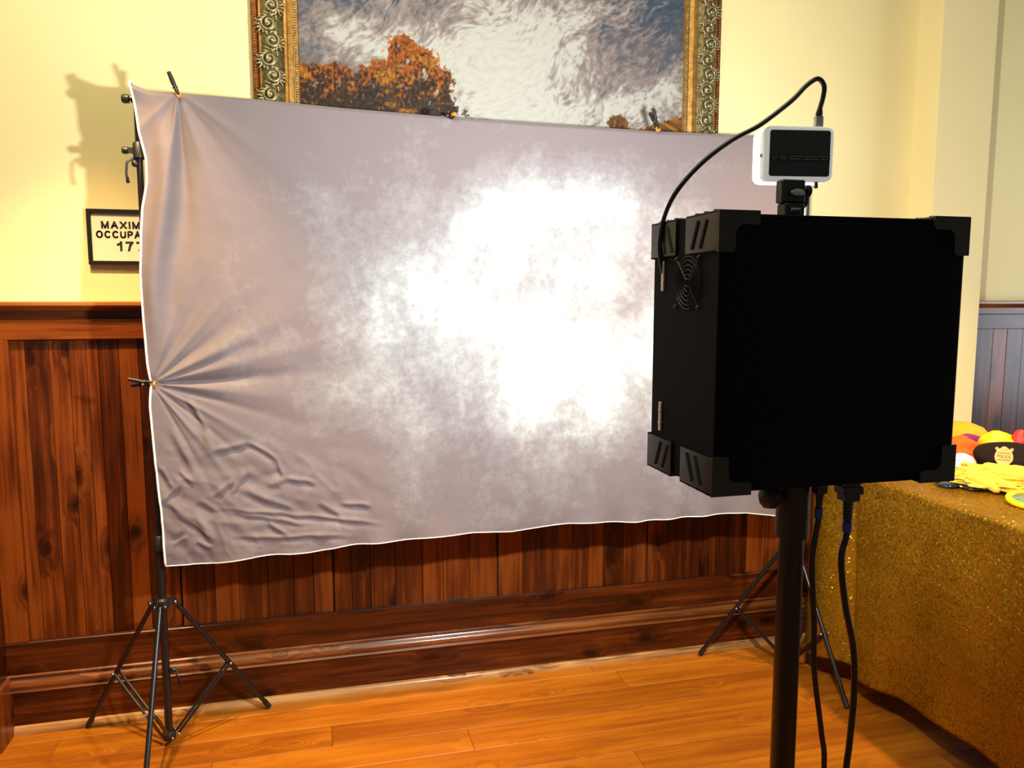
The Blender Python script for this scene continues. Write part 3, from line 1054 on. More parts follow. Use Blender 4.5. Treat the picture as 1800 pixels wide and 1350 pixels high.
def backdrop():
    nu, nv = 480, 340
    u = np.linspace(0, 1, nu) ** 1.12
    v = np.linspace(0, 1, nv)
    U, Vv = np.meshgrid(u, v, indexing='ij')
    lz = np.array(LEFT)[::-1]
    tx = np.array(TOP)
    bx_ = np.array(BOT)
    xr = 1.80
    X0 = -0.52 + (xr + 0.52) * U
    zt = np.interp(X0, tx[:, 0], tx[:, 1])
    zb = np.interp(X0, bx_[:, 0], bx_[:, 1])
    zt = np.where(U < 1e-6, 2.159, zt)
    Z = zb + (zt - zb) * Vv
    xl = np.interp(Z, lz[:, 0], lz[:, 1])
    w = np.exp(-((X0 + 0.52) / 0.16))
    X = X0 + (xl + 0.52) * w
    # ---- relief (towards the room is -y)
    D = np.zeros_like(X)
    # fan of folds pulled out from the side clamp
    px, pz = -0.522, 1.233
    dx, dz = X - px, Z - pz
    r = np.sqrt(dx * dx + dz * dz) + 1e-6
    th = np.arctan2(dz, dx)
    for t0, wd, amp in ((0.46, 0.10, 1.0), (0.22, 0.085, 0.75), (0.03, 0.06, -0.85), (-0.13, 0.075, 0.45), (-0.30, 0.05, -0.35), (0.66, 0.07, -0.35), (0.86, 0.05, 0.28), (1.06, 0.05, -0.25),
                        (-0.55, 0.05, 0.3), (-0.75, 0.04, -0.3), (-0.95, 0.045, 0.35), (-1.12, 0.035, -0.3), (1.22, 0.04, 0.25)):
        tt = th - t0 - 0.25 * np.clip(r - 0.2, 0, 1) * np.sign(t0) * 0.3
        prof = np.exp(-(tt / wd) ** 2)
        D += amp * prof * 0.020 * (1 - np.exp(-r / 0.07)) * np.exp(-np.clip(r - 0.12, 0, 9) / 0.23)
    # folds below the top-left clamp
    px2, pz2 = -0.407, 2.135
    dx2, dz2 = X - px2, pz2 - Z
    r2 = np.sqrt(dx2 ** 2 + dz2 ** 2) + 1e-6
    a2 = np.arctan2(dx2, dz2)
    for t0, wd, amp, ln in ((-0.13, 0.075, 1.0, 0.75), (0.02, 0.07, -0.7, 0.5), (0.30, 0.10, 0.35, 0.35), (0.62, 0.10, -0.25, 0.30), (0.95, 0.10, 0.3, 0.35), (-0.45, 0.10, -0.35, 0.25), (-0.75, 0.10, 0.5, 0.15)):
        D += amp * np.exp(-((a2 - t0) / wd) ** 2) * 0.018 * (1 - np.exp(-r2 / 0.08)) * np.exp(-np.clip(r2 - 0.1, 0, 9) / ln)
    # roll of slack cloth beside the left edge
    xc = -0.455 - 0.05 * sstep(1.9, 1.5, Z)
    D += 0.020 * np.exp(-((X - xc) / 0.028) ** 2) * sstep(1.27, 1.55, Z) * sstep(2.13, 1.95, Z)
    D -= 0.012 * np.exp(-((X - xc - 0.055) / 0.03) ** 2) * sstep(1.3, 1.55, Z) * sstep(2.1, 1.9, Z)
    # crumples low on the left: soft slack plus single pressed creases
    mask = sstep(0.35, -0.25, X) * sstep(1.12, 0.86, Z)
    q1 = fbm(X * 4.2 + 3 + 0.6 * fbm(X * 3, Z * 3, 2), Z * 5.5 + X * 2.6, 3, 0.55)
    q2 = fbm(X * 7 - Z * 5 + 9, Z * 7 + X * 7 + 5, 3, 0.5)
    D += mask * (0.016 * (0.25 - np.abs(q1)) + 0.006 * (0.25 - np.abs(q2)))
    jx = 0.010 * fbm(X * 9, Z * 9, 2)
    jz = 0.010 * fbm(X * 9 + 30, Z * 9 + 8, 2)
    for n_, (ax, az, bx2, bz2) in enumerate(CREASE):
        ex, ez = bx2 - ax, bz2 - az
        L2 = ex * ex + ez * ez
        t = ((X + jx - ax) * ex + (Z + jz - az) * ez) / L2
        dd = ((X + jx - ax) * -ez + (Z + jz - az) * ex) / math.sqrt(L2)
        along = sstep(-0.12, 0.25, t) * sstep(1.12, 0.75, t)
        w_ = 0.0075 if n_ % 3 else 0.011
        D += along * 0.0052 * (np.exp(-(dd / w_) ** 2) - 0.8 * np.exp(-((dd + 1.9 * w_) / (1.4 * w_)) ** 2))
    # general slack
    D += 0.006 * fbm(X * 1.5 + 7, Z * 1.2, 3) + 0.0016 * fbm(X * 9, Z * 9 + 4, 3)
    # hem ripple
    D += 0.008 * np.exp(-(Z - zb) / 0.05) * np.sin(X * 26 + 4 * np.sin(X * 5))
    # pinched at the clamps
    D *= 1 - 0.9 * np.exp(-(r / 0.02) ** 2)
    Y = -0.236 - D
    # the top edge turns back over the crossbar
    tq = np.clip((Vv - 0.988) / 0.012, 0, 1)
    Y += 0.030 * tq ** 2
    # the loose corner flap stands forward
    fl = sstep(0.07, 0.0, X + 0.54) * sstep(2.08, 2.16, Z)
    Y -= 0.020 * fl
    V3 = np.stack([X, Y, Z], -1)
    verts = V3.reshape(-1, 3)
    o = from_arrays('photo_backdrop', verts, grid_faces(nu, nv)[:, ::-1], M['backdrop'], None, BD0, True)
    tag(o, 'mottled grey-mauve cloth photo backdrop with white hem, clamped to the black stands', 'backdrop')
    bm = tubem([tuple(p) for p in V3[0, ::3]], 0.0037, 6)
    obj('hem', bm, M['hem_white'], o, smooth=True)
    bm = tubem([tuple(p + np.array([0, -0.0004, -0.0012])) for p in V3[::3, 0]], 0.0018, 6)
    obj('hem', bm, M['hem_white'], o, smooth=True)
    # the right edge hem
    bm = tubem([tuple(p) for p in V3[-1, ::4]], 0.003, 6)
    obj('hem', bm, M['hem_white'], o, smooth=True)
    return o


backdrop()


def spring_clamp(tip, direction, up, label, L=0.074):
    """black A-clamp: two long jaws crossing at a spring, orange pads at the tip"""
    d = Vector(direction).normalized()
    n = Vector(up)
    n = (n - d * n.dot(d)).normalized()
    s = d.cross(n)
    t = Vector(tip)
    cl = thing('spring_clamp', label, 'clamp', tip, 'spring clamps on the backdrop edge')
    for sg in (1, -1):
        pts = [t + n * sg * 0.0045, t + d * 0.016 + n * sg * 0.008, t + d * 0.030 + n * sg * 0.004, t + d * 0.044 + n * sg * 0.009, t + d * L + n * sg * 0.015]
        bm = tubem(pts, [0.0045, 0.0055, 0.0060, 0.0066, 0.0062], 8)
        obj('jaw', bm, M['black_plastic'], cl, smooth=True, angle=50)
    bm = bmesh.new()
    for sg in (1, -1):
        box(bm, (-0.0045, -0.0065, 0.0006), (0.0105, 0.0065, 0.0052), 0.001)
        bmesh.ops.rotate(bm, verts=bm.verts, cent=(0, 0, 0), matrix=Matrix.Rotation(PI, 3, 'X'))
    R3 = Matrix((d, s, n)).transposed()
    bmesh.ops.transform(bm, verts=bm.verts, matrix=Matrix.Translation(t) @ R3.to_4x4())
    obj('pad', bm, M['orange_tip'], cl)
    bm = tubem([t + d * 0.032 - s * 0.009, t + d * 0.032 + s * 0.009], 0.0042, 10)
    obj('spring', bm, M['rivet'], cl, smooth=True, angle=40)
    return cl


spring_clamp((-0.402, -0.240, 2.120), (-0.34, 0.28, 0.80), (0, -1, 0.3), 'black spring clamp with orange tips on the top edge near the upper left corner')
spring_clamp((0.452, -0.246, 2.110), (-0.42, 0.88, 0.02), (0, 0.1, 1), 'spring clamp showing only its orange tip below the painted trees')
spring_clamp((1.187, -0.246, 2.098), (-0.22, 0.25, 0.85), (0, -1, 0.3), 'upright black spring clamp on the top edge below the right side of the gilt frame')
spring_clamp((-0.516, -0.240, 1.233), (-0.92, 0.20, 0.06), (0.1, -0.7, 0.7), 'black spring clamp pinching the middle of the left edge')

# ------------------------------------------------------------------ booth pole and box
BX, BY = 0.755, -1.760
BX0, BX1, BYF, BYB, BZ0, BZ1 = 0.545, 0.958, -1.872, -1.655, 1.219, 1.619
post = thing('booth_stand', 'thick black pole stand carrying the black booth box', 'stand', (BX, BY, 0))
obj('pole', tubem([(BX, BY, 0.07), (BX, BY, 1.16)], 0.0205, 24), M['black_metal'], post, smooth=True, angle=40)
bm = lathem([(0.0205, 1.105), (0.0262, 1.106), (0.0268, 1.113), (0.0268, 1.2110), (0.040, 1.212), (0.040, 1.2188)], (BX, BY, 0), 24)
obj('sleeve', bm, M['black_plastic'], post, smooth=True, angle=40)
kn = lathem([(0.007, 0), (0.007, 0.014), (0.016, 0.016), (0.021, 0.022), (0.021, 0.034), (0.012, 0.040)], (BX - 0.022, BY - 0.004, 1.176), 10, (-1, -0.15, 0.12))
obj('clamp_knob', kn, M['black_plastic'], post, smooth=True, angle=40)
bm = lathem([(0.0207, 0.10), (0.032, 0.105), (0.032, 0.155), (0.0207, 0.16)], (BX, BY, 0), 20)
obj('leg_hub', bm, M['black_plastic'], post, smooth=True, angle=40)
for k in range(3):
    a = math.radians(75 + 120 * k)
    d = Vector((math.cos(a), math.sin(a), 0))
    obj('leg', tubem([Vector((BX, BY, 0.13)) + d * 0.028, Vector((BX, BY, 0.013)) + d * 0.25], 0.0125, 10), M['black_metal'], post, smooth=True, angle=40)

booth = thing('photo_booth_box', 'square black photo booth box with plastic corner guards on the pole', 'box', ((BX0 + BX1) / 2, (BYF + BYB) / 2, BZ0))
obj('case', bxm((BX0, BYF, BZ0), (BX1, BYB, BZ1), 0.003, 2), M['booth'], booth)
obj('front_panel', bxm((BX0 + 0.010, BYF - 0.0018, BZ0 + 0.010), (BX1 - 0.010, BYF + 0.002, BZ1 - 0.010), 0.001), M['booth'], booth)


def corner_guard(sx, sy, sz):
    """moulded guard on one corner: L on the front or back face, ribbed plates on the side and the top"""
    cx = BX0 if sx < 0 else BX1
    cy = BYF if sy < 0 else BYB
    cz = BZ0 if sz < 0 else BZ1
    t = 0.0042
    bm = bmesh.new()

    def bb(a, b_, bev=0.0018):
        lo = [min(p, q) for p, q in zip(a, b_)]
        hi = [max(p, q) for p, q in zip(a, b_)]
        box(bm, lo, hi, bev, 2)
    lx, ly, lz = -sx, -sy, -sz
    dp = 0.098 if sy < 0 else 0.086
    ox, oy, oz = cx + sx * t, cy + sy * t, cz + sz * t
    # L on the face, one piece with a swept inner corner
    out = [(-t, -t), (0.060, -t), (0.060, 0.012), (0.056, 0.0155), (0.034, 0.0155), (0.027, 0.018), (0.0235, 0.023), (0.0225, 0.030), (0.0225, 0.050), (0.0195, 0.054), (-t, 0.054)]
    prism(bm, out, 0.0045, Matrix(((lx, 0, 0, cx), (0, 0, -ly, cy - 0.0003 * sy), (0, lz, 0, cz), (0, 0, 0, 1))))
    soften(bm, 0.0015, 2)
    # side plate and top plate
    bb((ox, oy, oz), (cx - sx * 0.0005, cy + ly * dp, cz + lz * 0.052))
    bb((ox, oy, oz), (cx + lx * 0.058, cy + ly * dp, cz - sz * 0.0005))
    # slanted ribs on the side plate and ridges across the top
    for q in range(2):
        y0 = cy + ly * (0.030 + 0.026 * q)
        x0 = cx + sx * (t - 0.0005)
        pts = [Vector((x0, y0, cz + lz * 0.006)), Vector((x0, y0 + ly * 0.019, cz + lz * 0.046))]
        tube(bm, pts, 0.0034, 6)
    for q in range(3):
        y0 = cy + ly * (0.018 + 0.028 * q)
        tube(bm, [Vector((ox - sx * 0.004, y0, oz)), Vector((cx + lx * 0.05, y0, oz))], 0.0028, 6)
    return bm


for sy in (-1, 1):
    for sx in (-1, 1):
        for sz in (-1, 1):
            obj('corner_guard', corner_guard(sx, sy, sz), M['protector'], booth, smooth=True, angle=40)
# fan guard on the left side
fc = Vector((BX0 - 0.003, -1.782, 1.524))
bm = bmesh.new()
for r in (0.006, 0.013, 0.020, 0.027, 0.034, 0.040):
    pts = [fc + Vector((0, r * math.cos(2 * PI * i / 24), r * math.sin(2 * PI * i / 24))) for i in range(25)]
    tube(bm, pts, 0.0009, 5, caps=False)
for k in range(4):
    a = PI / 4 + k * PI / 2
    e = Vector((0, math.cos(a), math.sin(a)))
    tube(bm, [fc + e * 0.006, fc + e * 0.050], 0.0009, 5)
    lathe(bm, [(0.0035, -0.001), (0.0035, 0.0015), (0.002, 0.003)], fc + e * 0.052, 8, (-1, 0, 0))
obj('fan_guard', bm, M['wire'], booth, smooth=True, angle=50)
for z0, z1 in ((1.512, 1.560), (1.282, 1.330)):
    bm = bxm((BX0 - 0.0030, -1.6965, z0), (BX0 + 0.0005, -1.6885, z1), 0.0008)
    for q in (0.28, 0.72):
        zz = z0 + (z1 - z0) * q
        box(bm, (BX0 - 0.0035, -1.6970, zz - 0.0008), (BX0, -1.6880, zz + 0.0008))
    obj('hinge', bm, M['hinge'], booth)

# ------------------------------------------------------------------ light panel on its bracket
LX, LY, LZ0, LZ1 = 0.737, -1.757, 1.684, 1.768
led = thing('light_panel', 'small white light panel with a dark back, glowing on top of the booth box', 'lamp', (LX, LY, BZ1))
ROT = Matrix.Translation((LX, LY, 0)) @ Matrix.Rotation(math.radians(-9), 4, 'Z') @ Matrix.Translation((-LX, -LY, 0))


def rot(bm):
    bmesh.ops.transform(bm, verts=bm.verts, matrix=ROT)
    return bm


HW = 0.0565
zc = (LZ0 + LZ1) / 2
obj('housing', rot(soften(rbox((LX - HW, LY - 0.010, LZ0), (LX + HW, LY + 0.008, LZ1), 0.011), 0.003, 3)), M['glowing_white_plastic'], led, smooth=True, angle=40)
dm = obj('diffuser', rot(soften(rbox((LX - HW - 0.0005, LY + 0.008, LZ0 - 0.0005), (LX + HW + 0.0005, LY + 0.036, LZ1 + 0.0005), 0.012), 0.004, 3)), M['diffuser'], led, smooth=True, angle=40)
bp_ = obj('back_panel', rot(rbox((LX - HW + 0.0085, LY - 0.0112, LZ0 + 0.007), (LX + HW - 0.0065, LY - 0.0095, LZ1 - 0.0065), 0.004)), M['panel_dark'], led, smooth=True, angle=40)
zl = LZ0 + 0.036
bm = bxm((LX - HW + 0.0085, LY - 0.0116, zl - 0.0052), (LX + HW - 0.0065, LY - 0.0110, zl + 0.0040))
obj('label_strip', rot(bm), M['ink'], bp_)
mt = ROT @ Matrix.Translation((LX - 0.0325, LY - 0.0119, zl - 0.0006)) @ Euler((PI / 2, 0, 0)).to_matrix().to_4x4()
lettering('ST-150', 0.0056, 0.0215, 0.0007, mt, M['panel_print'], led, 0.0002)
bm = bmesh.new()
for x0, x1, z in ((-0.017, 0.006, 0.0014), (-0.017, 0.003, -0.0024), (0.009, 0.026, 0.0014), (0.0075, 0.030, -0.0024), (0.028, 0.047, 0.0016), (0.036, 0.046, -0.0024)):
    box(bm, (LX + x0, LY - 0.0119, zl + z - 0.0006), (LX + x1, LY - 0.0115, zl + z + 0.0004))
obj('small_print', rot(bm), M['panel_print'], bp_)
bm = bmesh.new()
lathe(bm, [(0.003, 0), (0.003, 0.002), (0.0015, 0.003)], Vector((LX - HW, LY - 0.001, zc - 0.002)), 10, (-1, 0, 0))
obj('button', rot(bm), M['grey_plug'], led)
# bracket
KX, KY = 0.726, -1.765
obj('bracket_foot', bxm((KX - 0.026, KY - 0.016, BZ1), (KX + 0.026, KY + 0.016, BZ1 + 0.0055), 0.0015), M['protector'], led)
bm = bxm((KX - 0.0175, KY - 0.012, BZ1 + 0.0055), (KX + 0.0175, KY + 0.012, BZ1 + 0.030), 0.002)
box(bm, (KX - 0.012, KY - 0.0135, BZ1 + 0.013), (KX + 0.009, KY - 0.0115, BZ1 + 0.026), 0.0008)
obj('bracket_block', bm, M['black_plastic'], led)
bm = bmesh.new()
tube(bm, [(KX - 0.009, KY - 0.0142, BZ1 + 0.0195), (KX + 0.0065, KY - 0.0142, BZ1 + 0.0195)], 0.0025, 8)
obj('spirit_level', bm, M['grey_plug'], led, smooth=True, angle=40)
bm = bxm((KX - 0.0225, KY - 0.010, BZ1 + 0.030), (KX + 0.019, KY + 0.010, LZ0 + 0.001), 0.0025)
prism(bm, [(0.010, 0.010), (0.027, 0.030), (0.027, 0.046), (0.012, 0.046)], 0.012, Matrix(((1, 0, 0, KX), (0, 0, 1, KY - 0.006), (0, 1, 0, BZ1), (0, 0, 0, 1))))
obj('tilt_head', bm, M['black_plastic'], led)
bm = lathem([(0.003, 0), (0.003, 0.004), (0.010, 0.005), (0.010, 0.009), (0.004, 0.0105)], (KX, KY - 0.010, BZ1 + 0.045), 16, (0, -1, 0), (1.15, 0.55))
obj('tension_knob', bm, M['grey_plug'], led, smooth=True, angle=40)
bm = lathem([(0.003, 0), (0.003, 0.005), (0.009, 0.006), (0.010, 0.012), (0.007, 0.015)], (KX + 0.018, KY, BZ1 + 0.050), 12, (1, 0, 0))
obj('side_knob', bm, M['black_plastic'], led, smooth=True, angle=40)
bm = bxm((KX + 0.041, KY - 0.002, LZ0 - 0.010), (KX + 0.046, KY + 0.002, LZ0 + 0.002), 0.0006)
obj('lug', bm, simple('brown_plastic', (0.09, 0.03, 0.008), 0.5), led)

# ------------------------------------------------------------------ cables
def catmull(P, n=8):
    P = [Vector(p) for p in P]
    Q = [P[0] * 2 - P[1]] + P + [P[-1] * 2 - P[-2]]
    out = []
    for i in range(1, len(Q) - 2):
        for k in range(n):
            t = k / n
            a, b_, c, d = Q[i - 1], Q[i], Q[i + 1], Q[i + 2]
            out.append(0.5 * ((2 * b_) + (c - a) * t + (2 * a - 5 * b_ + 4 * c - d) * t * t + (3 * b_ - a - 3 * c + d) * t ** 3))
    out.append(P[-1])
    return out


usb = thing('usb_cable', 'black cable arching from the light panel down into the side of the box', 'cable', (0.773, -1.760, 1.769))
obj('connector', bxm((0.7665, -1.7635, 1.7675), (0.7795, -1.7555, 1.7865), 0.002, 2), M['grey_plug'], usb)
obj('strain_relief', lathem([(0.0050, 0), (0.0056, 0.003), (0.0036, 0.013)], (0.7733, -1.7595, 1.7865), 12, (0.1, 0, 1)), M['cable'], usb, smooth=True, angle=40)
pts = [(0.7740, -1.7595, 1.796), (0.7795, -1.76, 1.818), (0.7795, -1.76, 1.834), (0.768, -1.76, 1.843), (0.749, -1.76, 1.832), (0.722, -1.76, 1.806), (0.673, -1.755, 1.769), (0.627, -1.75, 1.744),
       (0.583, -1.74, 1.710), (0.551, -1.72, 1.668), (0.540, -1.70, 1.628), (0.5370, -1.692, 1.592), (0.5400, -1.690, 1.562), (0.5465, -1.692, 1.537), (0.552, -1.693, 1.520)]
obj('cord', tubem(catmull(pts), 0.0038, 10), M['cable'], usb, smooth=True, angle=60)


def power_cable(px, py, scale, pts, label):
    c = thing('power_cable', label, 'cable', (px, py, BZ0), 'power cables plugged into the box')
    s = scale
    bm = bxm((px - 0.0095 * s, py - 0.008 * s, BZ0 - 0.034 * s), (px + 0.0095 * s, py + 0.008 * s, BZ0), 0.002, 2)
    if s > 1.2:
        box(bm, (px - 0.0150 * s, py - 0.010 * s, BZ0 - 0.012 * s), (px + 0.0150 * s, py + 0.010 * s, BZ0 - 0.001), 0.002, 2)
        box(bm, (px - 0.0125 * s, py - 0.010 * s, BZ0 - 0.026 * s), (px + 0.0125 * s, py + 0.010 * s, BZ0 - 0.017 * s), 0.003, 2)
    obj('plug', bm, M['plug'], c)
    prof = []
    for i in range(6):
        z = -0.034 * s - 0.004 * s * i
        prof += [(0.0068 * s - 0.0004 * i, z), (0.0068 * s - 0.0004 * i, z - 0.0022 * s), (0.0050 * s, z - 0.0026 * s), (0.0050 * s, z - 0.0038 * s)]
    obj('strain_relief', lathem(prof, (px, py, BZ0), 14), M['plug'], c, smooth=True, angle=40)
    zb = BZ0 - 0.060 * s
    obj('blue_ring', lathem([(0.0052 * s ** .5, 0), (0.0066 * s ** .5, 0.001), (0.0066 * s ** .5, -0.015), (0.0052 * s ** .5, -0.016)], (px, py, zb), 14), M['blue_ring'], c, smooth=True, angle=40)
    P = [(px, py, BZ0 - 0.05 * s), (px, py, zb - 0.02)] + pts
    obj('cord', tubem(catmull(P), 0.0046 * s ** .5, 10), M['cable'], c, smooth=True, angle=60)


power_cable(0.783, -1.790, 1.0, [(0.775, -1.79, 1.07), (0.784, -1.79, 0.96), (0.788, -1.79, 0.88), (0.807, -1.79, 0.77), (0.816, -1.79, 0.70), (0.81, -1.79, 0.5), (0.79, -1.82, 0.15), (0.80, -1.88, 0.012), (0.92, -1.98, 0.006), (1.2, -2.05, 0.006)],
            'thin black power cable with a blue ring hanging close beside the pole')
power_cable(0.838, -1.790, 1.45, [(0.830, -1.79, 1.07), (0.842, -1.79, 0.99), (0.862, -1.79, 0.91), (0.868, -1.79, 0.83), (0.864, -1.79, 0.74), (0.860, -1.79, 0.66), (0.87, -1.79, 0.4), (0.90, -1.80, 0.1), (0.95, -1.84, 0.012), (1.08, -1.9, 0.008), (1.3, -1.92, 0.008)],
            'thick black power cable with a blue ring, the one nearer the gold table')

# ------------------------------------------------------------------ table and gold cloth
TT = 0.853
table = thing('display_table', 'wooden table with turned dark legs under the gold sequin cloth', 'table', (2.4, -1.2, 0))
obj('tabletop', bxm((1.905, -2.25, TT - 0.035), (2.93, -0.165, TT), 0.004), M['dark_wood'], table)
bm = bmesh.new()
for a, c in (((1.945, -2.2, 0.755), (1.965, -0.20, 0.82)), ((2.87, -2.2, 0.765), (2.89, -0.20, 0.82)), ((1.965, -0.22, 0.765), (2.87, -0.20, 0.82)), ((1.965, -2.2, 0.765), (2.87, -2.18, 0.82))):
    box(bm, a, c)
obj('apron', bm, M['dark_wood'], table)
LEGP = [(0.018, 0.0), (0.026, 0.004), (0.026, 0.03), (0.019, 0.045), (0.028, 0.062), (0.023, 0.085), (0.026, 0.20), (0.031, 0.225), (0.026, 0.240), (0.031, 0.252), (0.026, 0.264), (0.022, 0.30), (0.031, 0.37), (0.026, 0.378),
        (0.032, 0.388), (0.032, 0.398), (0.026, 0.408), (0.031, 0.424), (0.026, 0.434), (0.023, 0.48), (0.026, 0.585), (0.031, 0.602), (0.027, 0.612), (0.031, 0.624), (0.027, 0.634), (0.031, 0.648), (0.027, 0.66), (0.031, 0.674), (0.031, 0.77), (0.031, 0.819)]
for lx, ly in ((1.936, -0.206), (2.885, -0.206), (1.955, -2.19), (2.885, -2.19)):
    obj('leg', lathem(LEGP, (lx, ly, 0), 20), M['dark_wood'], table, smooth=True, angle=50)


def sequin_material():
    m, nt, b = new_mat('gold_sequin_cloth')
    L = nt.links.new
    tc = N(nt, 'ShaderNodeTexCoord')
    vo = N(nt, 'ShaderNodeTexVoronoi')
    vo.inputs['Scale'].default_value = 210
    L(tc.outputs['Object'], vo.inputs['Vector'])
    n1 = N(nt, 'ShaderNodeTexNoise')
    n1.inputs['Scale'].default_value = 5
    n1.inputs['Detail'].default_value = 4
    L(tc.outputs['Object'], n1.inputs['Vector'])
    r = ramp(nt, [(0.3, (0.42, 0.212, 0.008)), (0.7, (0.58, 0.315, 0.014))])
    L(n1.outputs['Fac'], r.inputs['Fac'])
    # each sequin leans its own way
    nm = N(nt, 'ShaderNodeVectorMath', operation='SUBTRACT')
    L(vo.outputs['Color'], nm.inputs[0])
    nm.inputs[1].default_value = (0.5, 0.5, 0.5)
    sc = N(nt, 'ShaderNodeVectorMath', operation='SCALE')
    sc.inputs['Scale'].default_value = 0.75
    L(nm.outputs[0], sc.inputs[0])
    ge = N(nt, 'ShaderNodeNewGeometry')
    ad = N(nt, 'ShaderNodeVectorMath', operation='ADD')
    L(ge.outputs['Normal'], ad.inputs[0])
    L(sc.outputs[0], ad.inputs[1])
    no = N(nt, 'ShaderNodeVectorMath', operation='NORMALIZE')
    L(ad.outputs[0], no.inputs[0])
    L(r.outputs['Color'], b.inputs['Base Color'])
    L(no.outputs[0], b.inputs['Normal'])
    b.inputs['Metallic'].default_value = 0.65
    b.inputs['Roughness'].default_value = 0.27
    tr = N(nt, 'ShaderNodeBsdfTranslucent')
    tr.inputs['Color'].default_value = (0.62, 0.36, 0.06, 1)
    mx = N(nt, 'ShaderNodeMixShader')
    mx.inputs[0].default_value = 0.34
    L(b.outputs[0], mx.inputs[1])
    L(tr.outputs[0], mx.inputs[2])
    L(mx.outputs[0], nt.nodes['Material Output'].inputs['Surface'])
    return m


M['sequin'] = sequin_material()


def tablecloth():
    ys = np.linspace(-0.228, -2.30, 190)
    hem_y = np.array([-2.3, -1.6, -1.17, -0.95, -0.73, -0.62, -0.515, -0.49, -0.455, -0.40, -0.30, -0.205])
    hem_z = np.array([0.13, 0.13, 0.14, 0.137, 0.125, 0.105, 0.092, 0.100, 0.130, 0.120, 0.09, 0.080])
    hz = np.interp(ys, hem_y, hem_z)
    r = 0.012
    XL, XR, ZT = 1.905 - 0.004, 2.93 + 0.004, TT + 0.0035
    rows = []
    # left drop from hem to edge
    for t in np.linspace(0, 1, 62):
        z = hz + (ZT - r - hz) * t
        rows.append((np.full_like(ys, XL), z, np.full_like(ys, 1 - t), 0))
    for a in np.linspace(0.2, 1, 5):
        q = a * PI / 2
        rows.append((np.full_like(ys, XL + r - r * math.cos(q)), np.full_like(ys, ZT - r + r * math.sin(q)), np.zeros_like(ys), 0))
    for t in np.linspace(0.02, 0.98, 40):
        rows.append((np.full_like(ys, XL + r + (XR - XL - 2 * r) * t), np.full_like(ys, ZT), np.zeros_like(ys), 1))
    for a in np.linspace(0, 0.8, 5):
        q = a * PI / 2
        rows.append((np.full_like(ys, XR - r + r * math.sin(q)), np.full_like(ys, ZT - r + r * math.cos(q)), np.zeros_like(ys), 0))
    for t in np.linspace(0, 1, 26):
        rows.append((np.full_like(ys, XR), np.full_like(ys, ZT - r - (ZT - r - 0.13) * t), np.full_like(ys, t), 2))
    V = []
    for x, z, fall, kind in rows:
        y = ys.copy()
        x = x.copy()
        z = z.copy()
        if kind in (0, 2):
            s = -1 if kind == 0 else 1
            wave = 0.55 * np.sin(y * 9.0 + 1.2 * np.sin(y * 3.1)) + 0.45 * np.sin(y * 21 + 2.0)
            x += s * fall * (0.008 + 0.016 * wave)
            if kind == 0:
                # fold near the far end: the end strip swings outwards
                f = np.exp(-((y + 0.475) / 0.018) ** 2)
                x += 0.028 * f * np.minimum(1, fall * 1.6)
                end = np.clip((y + 0.475) / 0.27, 0, 1)
                x += -0.030 * np.sin(end * PI) * np.minimum(1, fall * 1.5)
                # crease lines left by storage, pressed in as shallow ridges
                for zc_, w_ in ((0.58, 0.006), (0.36, 0.006)):
                    x -= 0.004 * np.exp(-((z - zc_ - 0.05 * (y + 0.8)) / w_) ** 2)
                for yc_ in (-0.62, -0.86, -1.12, -1.36):
                    x -= 0.003 * np.exp(-((y - yc_) / 0.006) ** 2) * fall
        else:
            z += 0.0016 * (1 + fbm(x * 6, y * 6, 2))
        V.append(np.stack([x, y, z], -1))
    V = np.array(V)
    o = from_arrays('tablecloth', V.reshape(-1, 3), grid_faces(V.shape[0], V.shape[1]), M['sequin'], None, (2.4, -1.2, TT), True)
    so = o.modifiers.new('thickness', 'SOLIDIFY')
    so.thickness = 0.0016
    so.offset = 1
    tag(o, 'gold sequin cloth draped over the costume table', 'tablecloth')


tablecloth()

# ------------------------------------------------------------------ costume pieces on the table
CT = TT + 0.006            # top of the cloth
sv = Vector((0.69, -0.724, 0))      # along the table towards the right
fv = Vector((0.724, 0.69, 0))       # away from the room
FELT = dict(rough=0.85, noise=0.10, scale=60, bump=0.3)
M['felt_yellow'] = simple('yellow_felt', (0.82, 0.34, 0.010), **FELT)
M['felt_orange'] = simple('orange_felt', (0.82, 0.105, 0.002), **FELT)
M['felt_purple'] = simple('purple_felt', (0.22, 0.014, 0.13), **FELT)
M['satin_yellow'] = simple('bright_yellow_satin', (0.85, 0.64, 0.004), 0.5)
M['satin_red'] = simple('red_satin', (0.80, 0.03, 0.02), 0.5)
M['satin_blue'] = simple('blue_satin', (0.12, 0.34, 0.78), 0.45)
M['cap_dark'] = simple('dark_cap_cloth', (0.014, 0.007, 0.006), 0.8, bump=0.2, Specular_IOR_Level=0.12)
M['badge_gold'] = simple('badge_gold', (0.55, 0.33, 0.045), 0.45, 0.2)
M['badge_line'] = simple('badge_line', (0.16, 0.08, 0.008), 0.6)
M['plush_yellow'] = simple('pale_yellow_plush', (0.84, 0.58, 0.055), **FELT)
M['cap_white'] = simple('white_cap_cloth', (0.68, 0.68, 0.66), 0.7)
M['cap_blue'] = simple('pale_blue_print', (0.30, 0.46, 0.66), 0.6)
M['lens_dark'] = simple('dark_blue_lens', (0.006, 0.014, 0.03), 0.08, Coat_Weight=1.0)
M['ring_yellow'] = simple('yellow_rim', (0.95, 0.74, 0.01), 0.4)
m, nt, b = new_mat('mirror_lens')
tc = N(nt, 'ShaderNodeTexCoord')
nn = N(nt, 'ShaderNodeTexNoise')
nn.inputs['Scale'].default_value = 9
nt.links.new(tc.outputs['Object'], nn.inputs['Vector'])
